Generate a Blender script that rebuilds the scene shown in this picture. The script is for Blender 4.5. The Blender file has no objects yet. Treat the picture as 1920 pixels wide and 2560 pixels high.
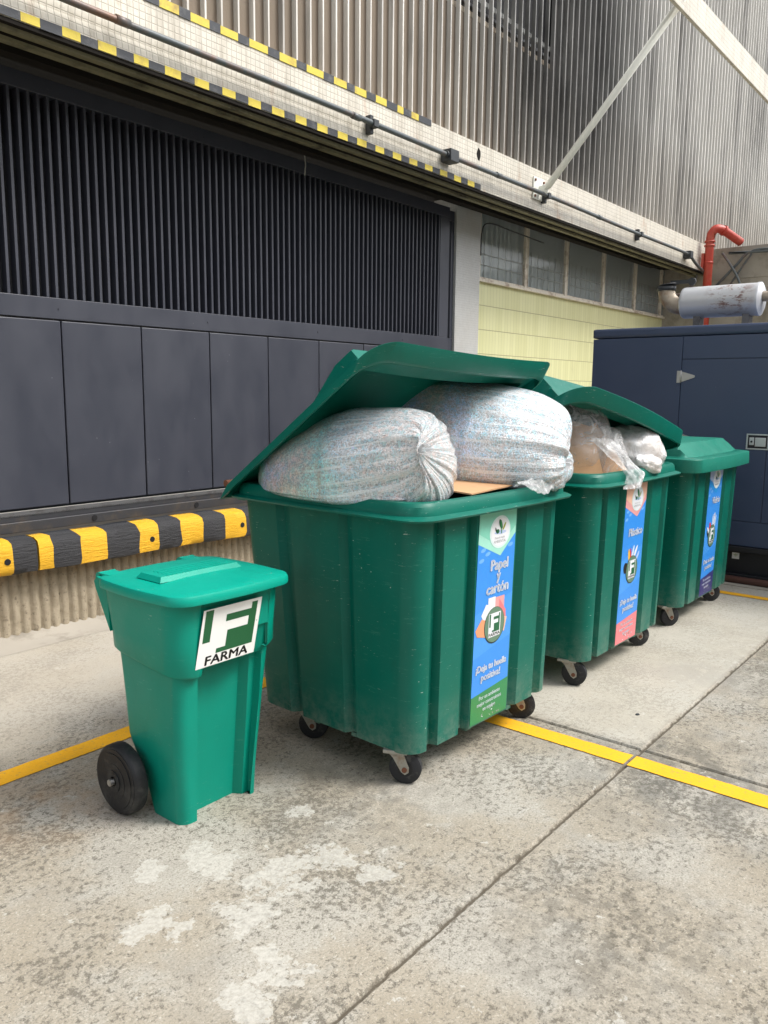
import bpy, bmesh, math, random
from mathutils import Vector, Matrix, noise
random.seed(7)
R = math.radians
# ------------------------------------------------------------------ camera, sky, sun, exposure
sc = bpy.context.scene
col = sc.collection
cd = bpy.data.cameras.new('camera'); cam = bpy.data.objects.new('camera', cd); col.objects.link(cam)
RX = Vector((0.63147978, -0.77533683, 0.00927893)); UP = Vector((0.10970615, 0.1011847, 0.98880039)); FW = Vector((0.76759224, 0.6233895, -0.14895531))
M3 = Matrix((RX, UP, -FW)).transposed()
cam.matrix_world = Matrix.Translation((0, 0, 1.6)) @ M3.to_4x4()
cd.sensor_fit = 'VERTICAL'; cd.sensor_height = 36; cd.lens = 28.26; cd.clip_start = .05; cd.clip_end = 500
sc.camera = cam
SUN_EL, SUN_AZ = 52, 148          # azimuth clockwise from +Y
w = bpy.data.worlds.new('World'); sc.world = w; w.use_nodes = True
nt = w.node_tree; nt.nodes.clear()
sky = nt.nodes.new('ShaderNodeTexSky'); sky.sky_type = 'NISHITA'; sky.sun_disc = False
sky.sun_elevation = R(SUN_EL); sky.sun_rotation = R(SUN_AZ); sky.air_density = 1.0; sky.dust_density = 3.0; sky.ozone_density = 1.0
hs = nt.nodes.new('ShaderNodeHueSaturation'); hs.inputs['Saturation'].default_value = .28
bg = nt.nodes.new('ShaderNodeBackground'); bg.inputs[1].default_value = .15
wo = nt.nodes.new('ShaderNodeOutputWorld')
nt.links.new(sky.outputs[0], hs.inputs['Color']); nt.links.new(hs.outputs[0], bg.inputs[0]); nt.links.new(bg.outputs[0], wo.inputs[0])
sl = bpy.data.lights.new('sun', 'SUN'); sl.energy = 1.5; sl.angle = R(18); sl.color = (1, .97, .92)
so = bpy.data.objects.new('sun', sl); col.objects.link(so)
sd = Vector((math.sin(R(SUN_AZ)) * math.cos(R(SUN_EL)), math.cos(R(SUN_AZ)) * math.cos(R(SUN_EL)), math.sin(R(SUN_EL))))
so.rotation_euler = sd.to_track_quat('Z', 'Y').to_euler(); so.location = (0, -5, 20)
sc.view_settings.view_transform = 'Standard'; sc.view_settings.look = 'None'
sc.view_settings.gamma = 1; sc.view_settings.exposure = 1.05

# ------------------------------------------------------------------ material helpers
class N:
    def __init__(s, name, rough=.6, spec=.5, metal=0.):
        s.m = bpy.data.materials.new(name); s.m.use_nodes = True; s.t = s.m.node_tree; s.t.nodes.clear()
        s.o = s.t.nodes.new('ShaderNodeOutputMaterial'); s.b = s.t.nodes.new('ShaderNodeBsdfPrincipled')
        s.t.links.new(s.b.outputs[0], s.o.inputs[0])
        s.b.inputs['Roughness'].default_value = rough; s.b.inputs['Specular IOR Level'].default_value = spec; s.b.inputs['Metallic'].default_value = metal
        s.tc = s.t.nodes.new('ShaderNodeTexCoord'); s.co = s.tc.outputs['Object']
    def n(s, k): return s.t.nodes.new(k)
    def put(s, sock, v):
        if hasattr(v, 'is_output'): s.t.links.new(v, sock)
        elif isinstance(v, (tuple, list)) and len(v) == 3 and sock.type == 'RGBA': sock.default_value = (*v, 1)
        else: sock.default_value = v
    def set(s, name, v): s.put(s.b.inputs[name], v)
    def map(s, scale=(1, 1, 1), loc=(0, 0, 0), rot=(0, 0, 0), co=None):
        m = s.n('ShaderNodeMapping'); s.put(m.inputs[0], co or s.co); m.inputs['Scale'].default_value = scale; m.inputs['Location'].default_value = loc; m.inputs['Rotation'].default_value = rot
        return m.outputs[0]
    def noise(s, scale, detail=3, rough=.55, co=None, dist=0., fac=True):
        m = s.n('ShaderNodeTexNoise'); s.put(m.inputs['Vector'], co or s.co); m.inputs['Scale'].default_value = scale; m.inputs['Detail'].default_value = detail; m.inputs['Roughness'].default_value = rough; m.inputs['Distortion'].default_value = dist
        return m.outputs[0 if fac else 1]
    def vor(s, scale, co=None, feat='F1', out=0):
        m = s.n('ShaderNodeTexVoronoi'); s.put(m.inputs['Vector'], co or s.co); m.inputs['Scale'].default_value = scale; m.feature = feat
        return m.outputs[out]
    def ramp(s, f, st, interp='LINEAR'):
        m = s.n('ShaderNodeValToRGB'); s.put(m.inputs[0], f); e = m.color_ramp.elements; m.color_ramp.interpolation = interp
        while len(e) < len(st): e.new(.5)
        for i, (p, c) in enumerate(st):
            e[i].position = p; e[i].color = (c, c, c, 1) if not isinstance(c, tuple) else (*c, 1)
        return m.outputs[0]
    def mix(s, f, a, b, mode='MIX'):
        m = s.n('ShaderNodeMix'); m.data_type = 'RGBA'; m.blend_type = mode
        s.put(m.inputs[0], f); s.put(m.inputs[6], a); s.put(m.inputs[7], b); return m.outputs[2]
    def math(s, op, a, b=0., c=0., clamp=False):
        m = s.n('ShaderNodeMath'); m.operation = op; s.put(m.inputs[0], a); s.put(m.inputs[1], b); s.put(m.inputs[2], c); m.use_clamp = clamp; return m.outputs[0]
    def xyz(s, co=None):
        m = s.n('ShaderNodeSeparateXYZ'); s.put(m.inputs[0], co or s.co); return m.outputs
    def bump(s, h, dist=.005, st=1., into='Normal', prev=None):
        m = s.n('ShaderNodeBump'); s.put(m.inputs['Height'], h); m.inputs['Distance'].default_value = dist; m.inputs['Strength'].default_value = st
        if prev is not None: s.put(m.inputs['Normal'], prev)
        if into: s.set(into, m.outputs[0])
        return m.outputs[0]
def near(n, c, r0, r1):
    """1 inside r0 of a place, 0 beyond r1 (object coordinates)"""
    m = n.n('ShaderNodeVectorMath'); m.operation = 'DISTANCE'; n.put(m.inputs[0], n.co); m.inputs[1].default_value = c
    mr = n.n('ShaderNodeMapRange'); n.put(mr.inputs[0], m.outputs['Value']); mr.inputs[1].default_value = r0; mr.inputs[2].default_value = r1; mr.inputs[3].default_value = 1; mr.inputs[4].default_value = 0
    return mr.outputs[0]
def flat(name, c, rough=.6, spec=.5, metal=0., var=.12, vs=8, dirt=None, ds=3.):
    n = N(name, rough, spec, metal)
    f = n.noise(vs, 4)
    a = tuple(x * (1 - var) for x in c); b = tuple(min(1, x * (1 + var)) for x in c)
    cc = n.mix(f, a, b)
    if dirt: cc = n.mix(n.ramp(n.noise(ds, 6, .7), [(.5, 0.), (.72, 1.)]), cc, dirt)
    n.set('Base Color', cc); n.bump(n.noise(vs * 12, 3), .0015, .5)
    return n.m

MT = {}
def concrete_ground():
    n = N('ground_concrete', .92, .25)
    mid = n.noise(6, 6, .65); fine = n.noise(60, 5, .75)
    blot = n.ramp(n.noise(1.5, 8, .68), [(.44, 0.), (.54, 1.)])
    c = n.mix(blot, (.370, .352, .306), (.305, .265, .20))
    c = n.mix(n.ramp(mid, [(.35, 0.), (.7, .5)]), c, (.42, .395, .34))
    # sandy grain everywhere
    c = n.mix(n.ramp(n.noise(130, 4, .8), [(.40, .75), (.50, 0.)]), c, (.20, .18, .145))
    c = n.mix(n.ramp(n.noise(95, 4, .8, co=n.map(loc=(9, 2, 0))), [(.55, 0.), (.66, .55)]), c, (.62, .58, .50))
    # worn zones: ragged dark flecks that thin out towards their edges
    reg = n.noise(1.9, 6, .62, co=n.map(loc=(2, 7, 0)))
    thr = n.math('ADD', n.noise(40, 9, .80), n.math('MULTIPLY', n.math('SUBTRACT', reg, .5), .42))
    wear = n.ramp(thr, [(.530, 0.), (.575, 1.)])
    c = n.mix(n.math('MULTIPLY', wear, .80), c, n.mix(mid, (.085, .078, .062), (.17, .15, .12)))
    thr2 = n.math('ADD', n.noise(13, 9, .78, co=n.map(loc=(4, 1, 0))), n.math('MULTIPLY', n.math('SUBTRACT', reg, .5), .35))
    c = n.mix(n.ramp(thr2, [(.59, 0.), (.64, .45)]), c, (.15, .138, .11))
    # scattered dark stones
    spk = n.ramp(n.vor(70), [(.13, 1.), (.20, 0.)])
    c = n.mix(n.math('MULTIPLY', spk, n.ramp(n.noise(5, 4, .7), [(.50, 0.), (.60, .8)])), c, (.10, .095, .085))
    g = fine
    # soft oily stains
    st = n.ramp(n.noise(2.3, 5, .6, co=n.map(loc=(3, 5, 0))), [(.54, 0.), (.72, .55)])
    c = n.mix(n.math('MULTIPLY', st, .6), c, (.17, .155, .13))
    st2 = n.math('MULTIPLY', near(n, (3.3, 1.0, 0), .1, .75), n.ramp(n.noise(7, 6, .7), [(.42, 0.), (.56, .75)]))
    c = n.mix(st2, c, (.11, .105, .09))
    st3 = n.math('MULTIPLY', near(n, (4.62, 1.42, 0), .12, .30), n.ramp(n.noise(9, 5, .7), [(.42, 0.), (.46, .6)]))
    c = n.mix(st3, c, (.16, .15, .13))
    st4 = n.math('MULTIPLY', near(n, (5.3, .55, 0), .3, 1.5), n.ramp(n.noise(11, 9, .8), [(.44, 0.), (.54, .75)]))
    c = n.mix(st4, c, (.13, .12, .095))
    st5 = n.math('MULTIPLY', near(n, (2.15, .85, 0), .05, .55), n.ramp(n.noise(14, 9, .8), [(.46, 0.), (.56, .7)]))
    c = n.mix(st5, c, (.12, .11, .09))
    st6 = n.math('MULTIPLY', near(n, (2.25, 1.95, 0), .1, .55), n.ramp(n.noise(16, 9, .8), [(.44, 0.), (.58, .6)]))
    c = n.mix(st6, c, (.12, .11, .09))
    # rusty wash beside the cart
    ru = n.math('MULTIPLY', near(n, (1.45, 2.85, 0), .05, .45), n.ramp(n.noise(6, 5), [(.4, 0.), (.7, .5)]))
    c = n.mix(ru, c, (.36, .22, .11))
    # pale cement skin left in flakes
    pm = None
    for p, r in (((1.60, 2.05, 0), .20), ((1.50, 1.74, 0), .16), ((1.42, 1.50, 0), .18), ((1.24, 1.42, 0), .2), ((1.30, 1.93, 0), .16), ((1.44, 2.18, 0), .12), ((1.72, 1.84, 0), .20), ((1.93, 1.60, 0), .18), ((1.88, 1.78, 0), .15), ((2.05, 2.05, 0), .10)):
        q = near(n, p, 0, r); pm = q if pm is None else n.math('MAXIMUM', pm, q)
    fl = n.math('ADD', n.math('MULTIPLY', pm, .20), n.math('ADD', n.math('MULTIPLY', n.noise(9, 9, .70), .78), n.math('MULTIPLY', n.noise(50, 5, .75), .20)))
    flake = n.ramp(fl, [(.604, 0.), (.611, 1.)])
    c = n.mix(n.math('MULTIPLY', flake, .75), c, n.mix(n.ramp(fine, [(.4, 0.), (.6, 1.)]), (.39, .375, .33), (.52, .505, .455)))
    # far strip by the dock is smoother and paler
    y = n.xyz()[1]
    far = n.ramp(n.math('MULTIPLY', y, .2), [(.66, 0.), (.74, .55)])
    c = n.mix(far, c, n.mix(mid, (.40, .36, .29), (.52, .48, .41)))
    x = n.xyz()[0]
    bay = n.math('MULTIPLY', n.ramp(n.math('MULTIPLY', x, .1), [(.343, 0.), (.349, .5)]), n.ramp(n.math('MULTIPLY', y, .1), [(.1245, 0.), (.127, 1.)]))
    c = n.mix(bay, c, n.mix(mid, (.47, .44, .37), (.56, .53, .46)))
    # dirt in the joints
    for k, v in ((1, 1.255), (0, 3.42)):
        a = n.xyz()[k]
        d = n.math('ABSOLUTE', n.math('SUBTRACT', n.math('ADD', a, n.math('MULTIPLY', n.math('SUBTRACT', n.noise(25, 5, .7), .5), .03)), v))
        jm = n.ramp(n.math('MULTIPLY', d, 10), [(.03, .95), (.11, 0.)])
        c = n.mix(jm, c, (.09, .075, .055))
    n.set('Base Color', c)
    h = n.math('ADD', n.math('MULTIPLY', g, .3), n.math('MULTIPLY', wear, -.5))
    n.bump(h, .002, .5)
    return n.m
MT['ground'] = concrete_ground()
def yellow_road():
    n = N('yellow_road_paint', .75, .3)
    c = n.mix(n.noise(5, 5), (.76, .37, .012), (.86, .45, .02))
    c = n.mix(n.ramp(n.noise(60, 6, .75), [(.56, 0.), (.66, .75)]), c, (.34, .24, .11))
    n.set('Base Color', c); n.bump(n.noise(80, 4), .003, .5); return n.m
MT['yroad'] = yellow_road()
def plastic(name, c, rough, scr=.5, dust=.0):
    n = N(name, rough, .28)
    f = n.noise(2.2, 4)
    a = n.mix(f, tuple(x * .86 for x in c), tuple(x * 1.16 for x in c))
    pale = (c[0] + .10, c[1] + .16, c[2] + .13)
    s1 = n.ramp(n.noise(9, 6, .8, co=n.map((1, 1, 9), rot=(.3, .5, .2))), [(.60, 0.), (.70, scr * .55)])
    a = n.mix(s1, a, pale)
    gr = n.ramp(n.noise(3.2, 7, .7, co=n.map((1.5, 1.5, .5), loc=(3, 1, 0))), [(.52, 0.), (.72, .35)])
    a = n.mix(gr, a, tuple(x * .55 for x in c))
    s2 = n.ramp(n.noise(30, 4, .8, co=n.map((.5, .5, 4), rot=(.9, .1, .4))), [(.665, 0.), (.69, scr)])
    a = n.mix(n.math('MULTIPLY', s2, n.ramp(n.noise(1.8, 3), [(.44, 0.), (.56, 1.)])), a, (.42, .52, .45))
    if dust:
        z = n.xyz()[2]
        lo = n.math('MULTIPLY', n.ramp(z, [(.14, 1.), (.20, .45), (.36, 0.)]), n.ramp(n.noise(14, 6, .75), [(.38, 0.), (.66, dust)]))
        a = n.mix(lo, a, (.30, .33, .27))
        chip = n.ramp(n.vor(22), [(.035, 1.), (.06, 0.)])
        a = n.mix(n.math('MULTIPLY', chip, n.ramp(n.noise(3, 3), [(.52, 0.), (.6, .8)])), a, (.5, .62, .55))
    n.set('Base Color', a)
    n.set('Roughness', n.ramp(n.noise(6, 5), [(.3, rough - .06), (.7, rough + .12)]))
    n.bump(n.noise(150, 2), .0006, .5, prev=n.bump(n.noise(5, 2), .012, .25, into=None))
    return n.m
MT['bin'] = plastic('bin_green_plastic', (.000, .124, .088), .40, .9, .5)
MT['lid'] = plastic('lid_green_plastic', (.000, .135, .098), .36, .7)
MT['lid_faded'] = plastic('faded_lid_plastic', (.012, .175, .125), .42, .5)
MT['cart'] = plastic('cart_green_plastic', (.0, .245, .172), .36, .6)
MT['cartlid'] = plastic('cart_lid_plastic', (.0, .305, .222), .38, .6)
MT['rubber'] = flat('black_rubber', (.022, .023, .026), .65, .35, dirt=(.12, .115, .10), ds=14)
MT['tyre'] = flat('cart_tyre_plastic', (.011, .012, .014), .5, .4, dirt=(.06, .06, .055), ds=9)
MT['caster'] = flat('caster_zinc', (.36, .35, .31), .5, .5, .55, dirt=(.25, .13, .06), ds=18)
MT['bolt'] = flat('rusty_bolt', (.16, .06, .03), .8)
MT['zinc'] = flat('zinc', (.55, .55, .53), .35, .5, .9)
def darkmetal(name, c, rough=.42, vs=.8):
    n = N(name, rough, .5)
    st = n.noise(2.5, 5, .6, co=n.map((1.6, 1, .8)))
    a = n.mix(st, tuple(x * .92 for x in c), tuple(x * 1.14 for x in c))
    a = n.mix(n.ramp(n.noise(1.1, 4, .55), [(.40, 0.), (.8, .28)]), a, (c[0] + .035, c[1] + .035, c[2] + .037))
    ch = n.math('MULTIPLY', n.ramp(n.vor(16), [(.03, 1.), (.05, 0.)]), n.ramp(n.noise(2.2, 3), [(.55, 0.), (.6, .7)]))
    a = n.mix(ch, a, (.35, .36, .37))
    n.set('Base Color', a); n.set('Roughness', n.ramp(st, [(.3, rough - .08), (.7, rough + .15)]))
    n.bump(n.noise(1.6, 2), .02, .22)
    return n.m
MT['gate'] = darkmetal('gate_charcoal_paint', (.038, .041, .056), .42)
MT['gateback'] = flat('dark_interior', (.006, .006, .008), .9)
MT['gen'] = darkmetal('generator_blue_paint', (.042, .062, .118), .4)
MT['genblack'] = flat('skid_black_paint', (.010, .011, .015), .5)
MT['rail'] = flat('track_steel', (.05, .05, .055), .5, .5, .3, dirt=(.10, .08, .06), ds=6)
MT['rack'] = flat('rack_steel', (.16, .16, .165), .45, .5, .5, dirt=(.06, .05, .045), ds=9)
def timber(name, c):
    n = N(name, .55, .4)
    g = n.noise(10, 6, .7, co=n.map((1.2, 9, 9)))
    a = n.mix(g, tuple(x * .7 for x in c), tuple(min(1, x * 1.2) for x in c))
    a = n.mix(n.ramp(n.noise(16, 7, .8, co=n.map((.6, 5, 5))), [(.66, 0.), (.72, .85)]), a, (.05, .04, .03))
    n.set('Base Color', a); n.bump(g, .012, .9); return n.m
MT['ty'] = timber('yellow_timber_paint', (.76, .41, .015)); MT['tb'] = timber('black_timber_paint', (.028, .028, .031))
MT['hy'] = flat('hazard_yellow', (.66, .52, .06), .6, dirt=(.38, .26, .07), ds=7); MT['hb'] = flat('hazard_black', (.036, .040, .048), .6, dirt=(.13, .13, .13), ds=7)
def mosaic(name, pitch, c, grout, rust=True):
    n = N(name, .5, .4)
    x, y, z = n.xyz()[:3]
    def line(a, p):
        f = n.math('FRACT', n.math('MULTIPLY', a, 1 / p)); d = n.math('ABSOLUTE', n.math('SUBTRACT', f, .5))
        return n.ramp(d, [(.415, 0.), (.455, 1.)])
    L = n.math('MAXIMUM', line(n.math('ADD', x, y), pitch), line(z, pitch))
    t = n.noise(24, 2, co=n.map((1, 1, 1)))
    a = n.mix(t, tuple(v * .84 for v in c), tuple(min(1, v * 1.1) for v in c))
    a = n.mix(n.math('MULTIPLY', L, .55), a, grout)
    a = n.mix(n.ramp(n.noise(1.6, 6, .65), [(.45, 0.), (.8, .5)]), a, (.40, .36, .30))
    if rust:
        r = n.math('MULTIPLY', n.ramp(n.noise(2.4, 5, .6, co=n.map((2.6, 1, .8))), [(.60, 0.), (.75, .75)]), n.ramp(n.noise(14, 5), [(.35, 0.), (.6, 1.)]))
        a = n.mix(r, a, (.38, .20, .09))
        blk = n.ramp(n.noise(5, 7, .75, co=n.map((.6, 1, 2.5))), [(.62, 0.), (.72, .7)])
        dr = n.math('MULTIPLY', n.ramp(n.noise(7, 5, .7, co=n.map((2.2, 1, .25))), [(.48, 0.), (.70, .55)]), n.ramp(z, [(0., 0.), (1., 1.)]))
        a = n.mix(dr, a, (.33, .29, .22))
        a = n.mix(blk, a, (.10, .09, .07))
    n.set('Base Color', a); n.bump(n.math('SUBTRACT', 1, L), .003, .6)
    return n.m
MT['mosaic'] = mosaic('cream_mosaic_tile', .0415, (.70, .655, .56), (.33, .30, .24))
MT['pilaster'] = mosaic('grey_mosaic_tile', .025, (.55, .55, .53), (.38, .38, .37), False)
def yellowtile():
    n = N('pale_yellow_tile', .42, .45)
    x, y, z = n.xyz()[:3]
    xs = n.math('MULTIPLY', x, 1 / .068)
    wn = n.n('ShaderNodeTexWhiteNoise'); wn.noise_dimensions = '2D'
    cmb = n.n('ShaderNodeCombineXYZ'); n.put(cmb.inputs[0], n.math('FLOOR', xs)); zz = n.math('MULTIPLY', n.math('SUBTRACT', z, 2.85), 1 / .272); n.put(cmb.inputs[1], n.math('FLOOR', zz))
    n.put(wn.inputs['Vector'], cmb.outputs[0])
    a = n.mix(wn.outputs[0], (.67, .66, .36), (.73, .72, .42))
    vl = n.ramp(n.math('ABSOLUTE', n.math('SUBTRACT', n.math('FRACT', xs), .5)), [(.455, 0.), (.48, .55)])
    hl = n.ramp(n.math('ABSOLUTE', n.math('SUBTRACT', n.math('FRACT', zz), .5)), [(.482, 0.), (.492, 1.)])
    a = n.mix(vl, a, (.34, .34, .15)); a = n.mix(hl, a, (.34, .31, .17))
    a = n.mix(n.ramp(n.noise(2.5, 6, .7, co=n.map((2, 1, .5))), [(.6, 0.), (.8, .4)]), a, (.38, .35, .16))
    n.set('Base Color', a); n.bump(n.math('SUBTRACT', 1, n.math('MAXIMUM', vl, hl)), .003, .5); return n.m
MT['ytile'] = yellowtile()
def cladding():
    n = N('ribbed_sheet', .42, .5)
    z = n.xyz()[2]
    s = n.noise(3, 5, .6, co=n.map((4, 4, .35)))
    a = n.mix(s, (.64, .62, .57), (.82, .81, .77))
    lo = n.math('MULTIPLY', n.ramp(n.math('MULTIPLY', z, .2), [(.0, .55), (.25, .0)]), n.noise(3, 4, co=n.map((6, 6, 1))))
    a = n.mix(lo, a, (.33, .24, .15))
    # dark streaked blotches left of the strut and along the canopy beam line
    dk1 = n.math('MULTIPLY', near(n, (8.6, -.45, 1.5), 1.0, 2.6), n.ramp(n.noise(2.2, 5, .7, co=n.map((1.6, 1.6, .4))), [(.22, .55), (.65, 1.)]))
    a = n.mix(n.math('MULTIPLY', dk1, .94), a, (.045, .043, .040))
    dk2 = n.ramp(n.noise(1.1, 5, .7, co=n.map((2.6, 2.6, .28), loc=(5, 2, 0))), [(.48, 0.), (.72, .8)])
    a = n.mix(dk2, a, (.13, .125, .12))
    n.set('Base Color', a); n.set('Roughness', .5); n.bump(n.noise(40, 3), .001, .4); return n.m
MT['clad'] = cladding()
def clad_floor():
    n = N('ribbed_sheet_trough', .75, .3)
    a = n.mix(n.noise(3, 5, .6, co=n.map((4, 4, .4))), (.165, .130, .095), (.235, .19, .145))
    dk1 = n.math('MULTIPLY', near(n, (8.6, -.45, 1.5), 1.0, 2.7), n.ramp(n.noise(2.2, 5, .7, co=n.map((1.6, 1.6, .4))), [(.22, .6), (.65, 1.)]))
    a = n.mix(n.math('MULTIPLY', dk1, .95), a, (.022, .021, .019))
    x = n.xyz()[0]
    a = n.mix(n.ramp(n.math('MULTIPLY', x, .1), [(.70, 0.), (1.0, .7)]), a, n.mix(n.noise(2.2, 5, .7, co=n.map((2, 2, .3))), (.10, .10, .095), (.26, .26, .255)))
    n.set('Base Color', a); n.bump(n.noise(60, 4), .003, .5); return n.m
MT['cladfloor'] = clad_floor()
def dockconc():
    n = N('dock_ribbed_concrete', .9, .2)
    a = n.mix(n.noise(9, 6, .7, co=n.map((2, 2, .8))), (.27, .22, .155), (.45, .39, .29))
    a = n.mix(n.ramp(n.noise(30, 6, .75), [(.56, 0.), (.66, .7)]), a, (.13, .10, .07))
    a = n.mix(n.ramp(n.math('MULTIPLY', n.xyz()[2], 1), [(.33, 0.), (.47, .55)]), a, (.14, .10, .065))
    n.set('Base Color', a); n.bump(n.noise(45, 5, .7), .012, .8); return n.m
MT['dock'] = dockconc()
MT['conc'] = flat('aged_concrete', (.36, .33, .28), .9, .2, var=.25, vs=1.5, dirt=(.16, .14, .11), ds=1.8)
MT['soffit'] = flat('soffit_black', (.012, .010, .008), .9, .2)
MT['olive'] = flat('olive_steel', (.20, .185, .115), .6, .4, dirt=(.04, .035, .025), ds=4)
MT['pipe'] = flat('grey_conduit', (.10, .115, .12), .45, .5, .2, dirt=(.20, .10, .06), ds=2)
MT['pipe_pale'] = flat('pale_conduit', (.36, .36, .34), .55, dirt=(.2, .19, .17), ds=6)
MT['boxdark'] = flat('dark_box', (.03, .034, .038), .5)
MT['red'] = flat('red_pipe_paint', (.48, .055, .035), .45, dirt=(.42, .13, .08), ds=4)
MT['white'] = flat('strut_white_paint', (.80, .80, .72), .45, var=.04)
MT['cream'] = flat('cream_frame_paint', (.72, .66, .55), .55, dirt=(.25, .15, .09), ds=8)
MT['whitepaper'] = flat('white_vinyl', (.78, .78, .76), .4, var=.03)
def muffler():
    n = N('muffler_aluminised', .34, .5, .35)
    a = n.mix(n.noise(4, 5), (.60, .62, .65), (.74, .76, .79))
    e = n.math('MULTIPLY', near(n, (-.12, -.46, .04), .05, .24), n.ramp(n.noise(13, 7, .75, co=n.map((1, .6, 1.8))), [(.51, 0.), (.57, 1.)]))
    halo = n.math('MULTIPLY', near(n, (-.12, -.46, .0), .06, .32), n.ramp(n.noise(6, 5), [(.45, 0.), (.8, .6)]))
    a = n.mix(halo, a, (.46, .30, .16)); a = n.mix(e, a, (.17, .045, .016))
    n.set('Base Color', a); n.set('Roughness', n.ramp(e, [(0, .34), (1., .85)])); return n.m
MT['muffler'] = muffler()
MT['elbow'] = flat('rusty_exhaust', (.40, .34, .26), .55, .5, .3, var=.3, dirt=(.22, .09, .035), ds=7)
MT['chrome'] = flat('chrome', (.62, .63, .64), .38, .5, .6, var=.03)
MT['brownpipe'] = flat('brown_pipe', (.10, .045, .035), .55, var=.2)
MT['card'] = flat('cardboard', (.55, .33, .18), .8, .2, var=.08, dirt=(.45, .26, .14), ds=5)
MT['cardblue'] = flat('blue_print', (.05, .19, .36), .7)
MT['print_grey'] = flat('grey_print', (.2, .2, .2), .7)
def shred(name, zones):
    n = N(name, .55, .35)
    uv = n.tc.outputs['UV']
    w1 = n.ramp(n.noise(62, 2, .5, co=n.map((1, 3.4, 2.6), rot=(.5, .3, .8)), dist=.6), [(.44, 0.), (.56, 1.)])
    w2 = n.ramp(n.noise(62, 2, .5, co=n.map((3.4, 1, 2.6), rot=(1.1, .2, -.5)), dist=.6), [(.44, 0.), (.56, 1.)])
    w3 = n.ramp(n.noise(70, 2, .5, co=n.map((2.6, 3.0, 1), rot=(.2, .9, .3)), dist=.6), [(.44, 0.), (.56, 1.)])
    wm = n.math('MULTIPLY', n.math('ADD', n.math('ADD', w1, w2), w3), .3333)
    v = n.xyz(uv)[1]
    # layers of differently coloured paper follow one another along the sack
    zn = n.math('ADD', v, n.math('MULTIPLY', n.math('SUBTRACT', n.noise(4.5, 3, .5), .5), .55))
    z = n.ramp(zn, zones)
    fleck = n.ramp(n.noise(42, 2, .6), [(.34, (1., .78, .72)), (.44, (1, 1, 1)), (.52, (1, 1, 1)), (.58, (.52, .80, .96)), (.66, (.62, .92, .86)), (.74, (.74, .70, 1.))])
    a = n.mix(1., z, fleck, 'MULTIPLY')
    a = n.mix(n.ramp(wm, [(.12, 0.), (.80, 1.)]), (.34, .335, .34), a)
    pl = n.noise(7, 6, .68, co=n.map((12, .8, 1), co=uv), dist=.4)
    cr = n.noise(6, 4, .55, dist=2.2)
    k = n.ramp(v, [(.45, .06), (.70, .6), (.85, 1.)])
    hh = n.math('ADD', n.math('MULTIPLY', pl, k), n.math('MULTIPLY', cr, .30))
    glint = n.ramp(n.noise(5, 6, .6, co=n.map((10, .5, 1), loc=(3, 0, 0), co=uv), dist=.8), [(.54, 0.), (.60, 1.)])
    milky_glints = n.math('MAXIMUM', n.math('MULTIPLY', n.ramp(pl, [(.50, 0.), (.60, 1.)]), k), n.math('MULTIPLY', glint, n.ramp(v, [(.40, 0.), (.58, .95)])))  # bunched white film plus highlight streaks, both painted into the base colour
    n.set('Base Color', n.mix(n.math('MULTIPLY', milky_glints, .72), a, (.92, .93, .94)))
    n.set('Coat Weight', 1.); n.set('Coat Roughness', .11); n.set('Coat IOR', 2.25)
    n.bump(hh, .04, .8, into='Coat Normal')
    n.bump(wm, .005, .6, prev=n.bump(hh, .03, .6, into=None))
    return n.m
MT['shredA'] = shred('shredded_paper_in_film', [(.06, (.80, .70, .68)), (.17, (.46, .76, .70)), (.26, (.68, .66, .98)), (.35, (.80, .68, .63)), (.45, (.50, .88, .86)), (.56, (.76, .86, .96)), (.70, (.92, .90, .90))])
MT['shredB'] = shred('shredded_paper_blue_in_film', [(.10, (.38, .58, .54)), (.26, (.60, .60, .95)), (.38, (.76, .64, .60)), (.48, (.64, .74, 1.)), (.60, (.74, .88, .97)), (.95, (.86, .92, .96))])  # knot half painted paler to stand for its blown-out highlight
def film(name, alpha, white=.85):
    n = N(name, .14, .6)
    f = n.noise(9, 6, .65, dist=1.5); g = n.noise(4, 4, .6, dist=.6)
    n.set('Base Color', (white, white * 1.01, white * 1.02))
    n.set('Alpha', n.ramp(f, [(.34, alpha * .55), (.55, alpha), (.70, min(1., alpha * 2.2))]))
    n.bump(n.math('ADD', f, n.math('MULTIPLY', g, .8)), .03, 1.)
    return n.m
MT['film'] = film('clear_film', .26); MT['filmw'] = film('milky_film', .45)
def crumple():
    n = N('white_waste_in_film', .5, .4)
    f = n.noise(7, 7, .7, dist=1.); g = n.vor(9, feat='DISTANCE_TO_EDGE')
    a = n.mix(n.ramp(f, [(.36, 0.), (.6, 1.)]), (.66, .61, .57), (.93, .93, .94))
    n.set('Base Color', a); n.set('Coat Weight', 1.); n.set('Coat Roughness', .14); n.bump(f, .05, .9, into='Coat Normal'); n.bump(f, .03, .8)
    return n.m
MT['crumple'] = crumple()
def glass():
    n = N('window_glass', .06, .5)
    n.set('Base Color', (.42, .46, .45)); n.set('Alpha', .55); n.set('Roughness', n.ramp(n.noise(3, 4), [(.3, .03), (.8, .16)]))
    n.bump(n.noise(.9, 2), .03, .2); return n.m
MT['glass'] = glass()
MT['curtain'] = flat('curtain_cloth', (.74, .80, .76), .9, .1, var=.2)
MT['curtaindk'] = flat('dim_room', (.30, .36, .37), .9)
MT['wire'] = flat('wire', (.40, .40, .38), .5)
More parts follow.
